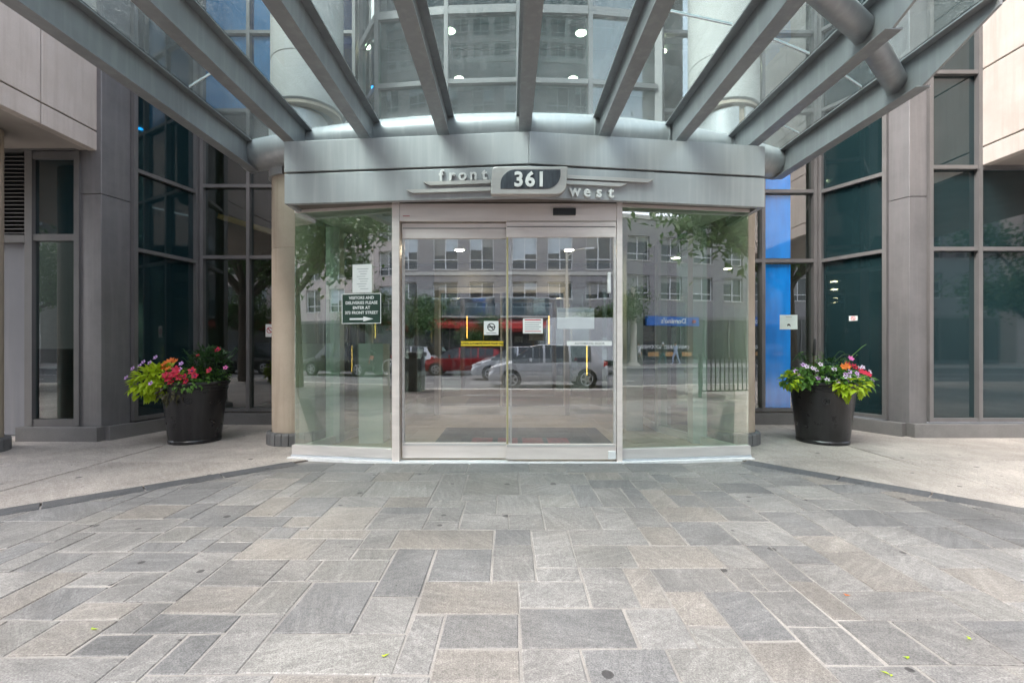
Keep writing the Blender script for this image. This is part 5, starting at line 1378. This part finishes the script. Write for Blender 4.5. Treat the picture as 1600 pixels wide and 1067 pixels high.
# white box truck
TR = thing('box_truck', (0, 0, 0), 'white box truck mirrored behind the silver car', 'truck')
MB().box(-2.6, 1.5, -1.05, 1.05, .75, 3.0).build('cargo_box', 'car_white', TR, bevel=.03)
cab = MB(); pr = [(1.52, .55), (3.2, .55), (3.2, 1.25), (2.75, 2.1), (1.52, 2.2)]
cab.add([(x, -.95, z) for x, z in pr] + [(x, .95, z) for x, z in pr], [(0, 1, 2, 3, 4), (9, 8, 7, 6, 5)] + [(i, 5 + i, 5 + (i + 1) % 5, (i + 1) % 5) for i in range(5)])
cab.build('cab', 'car_white', TR, bevel=.03)
MB().box(1.75, 2.6, -.962, .962, 1.35, 1.95).build('cab_window', 'car_glass', TR)
MB().box(-2.5, 3.0, -.5, .5, .45, .74).build('chassis', 'iron_black', TR)
for sx in (-1.6, 2.4):
    for s in (-1, 1):
        wh = MB().tube([(sx, s * .72, .40), (sx, s * .98, .40)], .40, 22).build('wheel', 'tyre', TR, smooth=True)
        MB().tube([(sx, s * .975, .40), (sx, s * .99, .40)], .22, 14).build('rim', 'rim', wh)
TR.location = (4.7, -14.8, -.125); TR.rotation_euler = (0, 0, 0)

# ------------------------------------------------------------------ street furniture
bn = thing('litter_bin', (-2.9, -3.4, 0), 'black street litter bin mirrored beside the left door post', 'bin')
MB().box(-3.25, -2.55, -3.75, -3.10, .0, 1.02).build('bin_body', 'iron_black', bn, bevel=.04)
MB().box(-3.29, -2.51, -3.79, -3.06, 1.021, 1.16).build('bin_lid', 'black_plastic', bn, bevel=.03)
MB().box(-3.1, -2.7, -3.09, -3.085, .78, .93).build('slot', 'car_grey', bn)
nb = thing('news_box', (-4.3, -3.4, 0), 'dark newspaper box with sloping lid mirrored in the left panel', 'box')
pr = [(-3.75, 0.25), (-3.1, .25), (-3.1, .80), (-3.75, 1.25)]
MB().add([(-4.7, y, z) for y, z in pr] + [(-3.9, y, z) for y, z in pr], [(3, 2, 1, 0), (4, 5, 6, 7)] + [(i, (i + 1) % 4, 4 + (i + 1) % 4, 4 + i) for i in range(4)]).build('box_body', 'car_grey', nb, bevel=.02)
MB().box(-4.45, -4.15, -3.55, -3.3, 0, .25).build('foot', 'iron_black', nb)
br = thing('bike_stand', (-6.9, -2.9, 0), 'steel ring bicycle stand on a post mirrored in the left panel', 'bicycle stand')
MB().tube([(-6.9, -2.9, 0), (-6.9, -2.9, .92)], .035, 10).build('post', 'rim', br)
MB().tube([(-6.9 + math.cos(2 * PI * k / 28) * .24, -2.9, .66 + math.sin(2 * PI * k / 28) * .24) for k in range(29)], .022, 8, caps=False).build('ring', 'rim', br, smooth=True)
rl = thing('iron_railing', (8.2, -.4, 0), 'black iron railing mirrored in the right panel and blue window', 'railing')
MB().bar((6.5, -.4, 1.0), (11.0, -.4, 1.0), .05, .04).build('top_rail', 'iron_black', rl)
MB().bar((6.5, -.4, .16), (11.0, -.4, .16), .04, .03).build('bottom_rail', 'iron_black', rl)
for k in range(33):
    MB().box(6.56 + k * .137 - .01, 6.56 + k * .137 + .01, -.41, -.39, .176, .979).build('baluster', 'iron_black', rl)
for x in (6.5, 8.75, 11.0):
    MB().box(x - .035, x + .035, -.435, -.365, 0, 1.12).build('post', 'iron_black', rl)
def pole(name, x, y, h, r, label, cat, arm=None, mat='cream_post'):
    root = thing(name, (x, y, 0), label, cat)
    MB().tube([(x, y, 0), (x, y, .5), (x, y, h)], [r * 1.2, r, r * .7], 12).build('pole', mat, root, smooth=True)
    MB().lathe([(r * 2, 0), (r * 2, .05), (r * 1.3, .25)], (x, y, 0), 14).build('foot', mat, root)
    if arm:
        MB().tube([(x, y, h - .3), (x + arm * .5, y + .2, h + .1), (x + arm, y + .4, h + .15)], .04, 8).build('arm', mat, root)
        MB().bar((x + arm - .1, y + .4, h + .12), (x + arm + .5 * (1 if arm > 0 else -1), y + .4, h + .14), .18, .09).build('lamp_head', 'white_frame', root)
    return root
pole('street_lamp', 3.8, -19.8, 7.6, .11, 'pale street lamp post with arm mirrored in the right door leaf', 'lamp post', 1.2)
pole('street_lamp', -18.0, -19.8, 7.6, .11, 'pale street lamp post with arm mirrored in the left panel', 'lamp post', 1.4)
pole('concrete_post', 16.2, -20.4, 5.8, .24, 'thick cream post across the street, mirrored in the right panel', 'post')
ts = pole('traffic_signal', -20.0, -4.9 + .6, 4.6, .07, 'yellow traffic signal on a dark pole mirrored in the left panel', 'traffic light', None, 'iron_black')
for z in (3.2, 3.2 + .95):
    hd_ = MB().box(-20.16, -19.84, -4.62, -4.37, z, z + .85).build('signal_head', 'signal_yellow', ts, bevel=.02)
    for q in range(3):
        MB().tube([(-20.0, -4.36, z + .15 + .27 * q), (-20.0, -4.30, z + .15 + .27 * q)], .10, 14).build('lens', ['car_glass', 'car_glass', 'tail_light'][q], hd_)

# ------------------------------------------------------------------ people walking on the far pavement
def person(x, y, rz, label, cols, stride=.22, bag=False):
    m, nt, out = _nt('clothes_' + label[:18])
    sep = nt.nodes.new('ShaderNodeSeparateXYZ'); tc = nt.nodes.new('ShaderNodeTexCoord')
    nt.links.new(tc.outputs['Object'], sep.inputs[0])
    f = _math(nt, 'DIVIDE', sep.outputs[2], 1.76)
    shoe, trousers, shirt, skin, hair = cols
    c = _ramp(nt, f, [(0.0, shoe), (0.05, trousers), (0.53, shirt), (0.835, skin), (0.955, hair)], 'CONSTANT')
    b = nt.nodes.new('ShaderNodeBsdfPrincipled'); b.inputs['Roughness'].default_value = .8
    nt.links.new(c, b.inputs['Base Color']); nt.links.new(b.outputs[0], out.inputs[0])
    V = [((0, 0, .93), .135), ((0, 0, 1.10), .125), ((0.01, 0, 1.30), .145), ((0.01, 0, 1.43), .10), ((.015, 0, 1.50), .055), ((.03, 0, 1.58), .085), ((.03, 0, 1.67), .09), ((.025, 0, 1.73), .055)]
    E = [(i, i + 1) for i in range(7)]
    def chain(start, pts):
        p = start
        for q in pts:
            V.append(q); E.append((p, len(V) - 1)); p = len(V) - 1
    for s in (-1, 1):
        st_ = stride * s
        chain(0, [((0, s * .09, .86), .095), ((st_ * .7, s * .10, .50), .065), ((st_ * 1.1 - .10, s * .10, .12 if s > 0 else .09), .045), ((st_ * 1.2 - .02, s * .10, .05), .04), ((st_ * 1.2 + .12, s * .11, .04), .03)])
        chain(3, [((0, s * .18, 1.42), .06), ((-st_ * .5, s * .23, 1.15), .043), ((-st_ * .8 + .10, s * .22, .93), .033), ((-st_ * .8 + .14, s * .22, .86), .034), ((-st_ * .8 + .17, s * .215, .78), .018)])
    me = bpy.data.meshes.new('person'); me.from_pydata([v for v, r in V], E, [])
    me.materials.append(m)
    o = bpy.data.objects.new('person', me); COL.objects.link(o)
    sk = o.modifiers.new('skin', 'SKIN'); sk.use_smooth_shade = True
    if not me.skin_vertices: me.attributes.new('skin', 'FLOAT', 'POINT')
    for i, (v, r) in enumerate(V):
        me.skin_vertices[0].data[i].radius = (r, r)
    me.skin_vertices[0].data[0].use_root = True
    sb = o.modifiers.new('sub', 'SUBSURF'); sb.levels = 2; sb.render_levels = 2
    o.location = (x, y, 0); o.rotation_euler = (0, 0, rz); WL[o.name] = Vector((x, y, 0))
    tag(o, label, 'person', 'people on the far pavement')
    h = MB().lathe([(.02, 1.60), (.094, 1.62), (.10, 1.68), (.08, 1.75), (.02, 1.775)], (.008, 0, 0), 16).build('hair', pm('hair_' + label[:12], hair, None, 20, .8), None, smooth=True, origin=(0, 0, 0))
    h.parent = o; h.matrix_parent_inverse = Matrix.Identity(4)
    return o
SK = (.45, .28, .20)
def try_person(*a, **k):
    person(*a, **k)
try_person(21.0, -22.2, PI * .95, 'person in pale blue clothes walking past the pizza shop', ((.7, .7, .7), (.42, .50, .62), (.45, .52, .66), SK, (.03, .02, .02)))
try_person(20.2, -22.7, PI * .05, 'person in dark top and teal shorts walking past the pizza shop', ((.7, .7, .7), (.05, .18, .20), (.06, .06, .07), SK, (.6, .6, .6)))
try_person(17.6, -22.0, PI, 'person in white shirt near the cream post', ((.05, .05, .05), (.25, .25, .25), (.72, .72, .74), SK, (.04, .03, .02)))
try_person(-27.5, -5.2 + 2.2, 0.0, 'person in white shirt on the near pavement far left', ((.05, .05, .05), (.10, .12, .2), (.75, .72, .72), SK, (.03, .02, .02)))
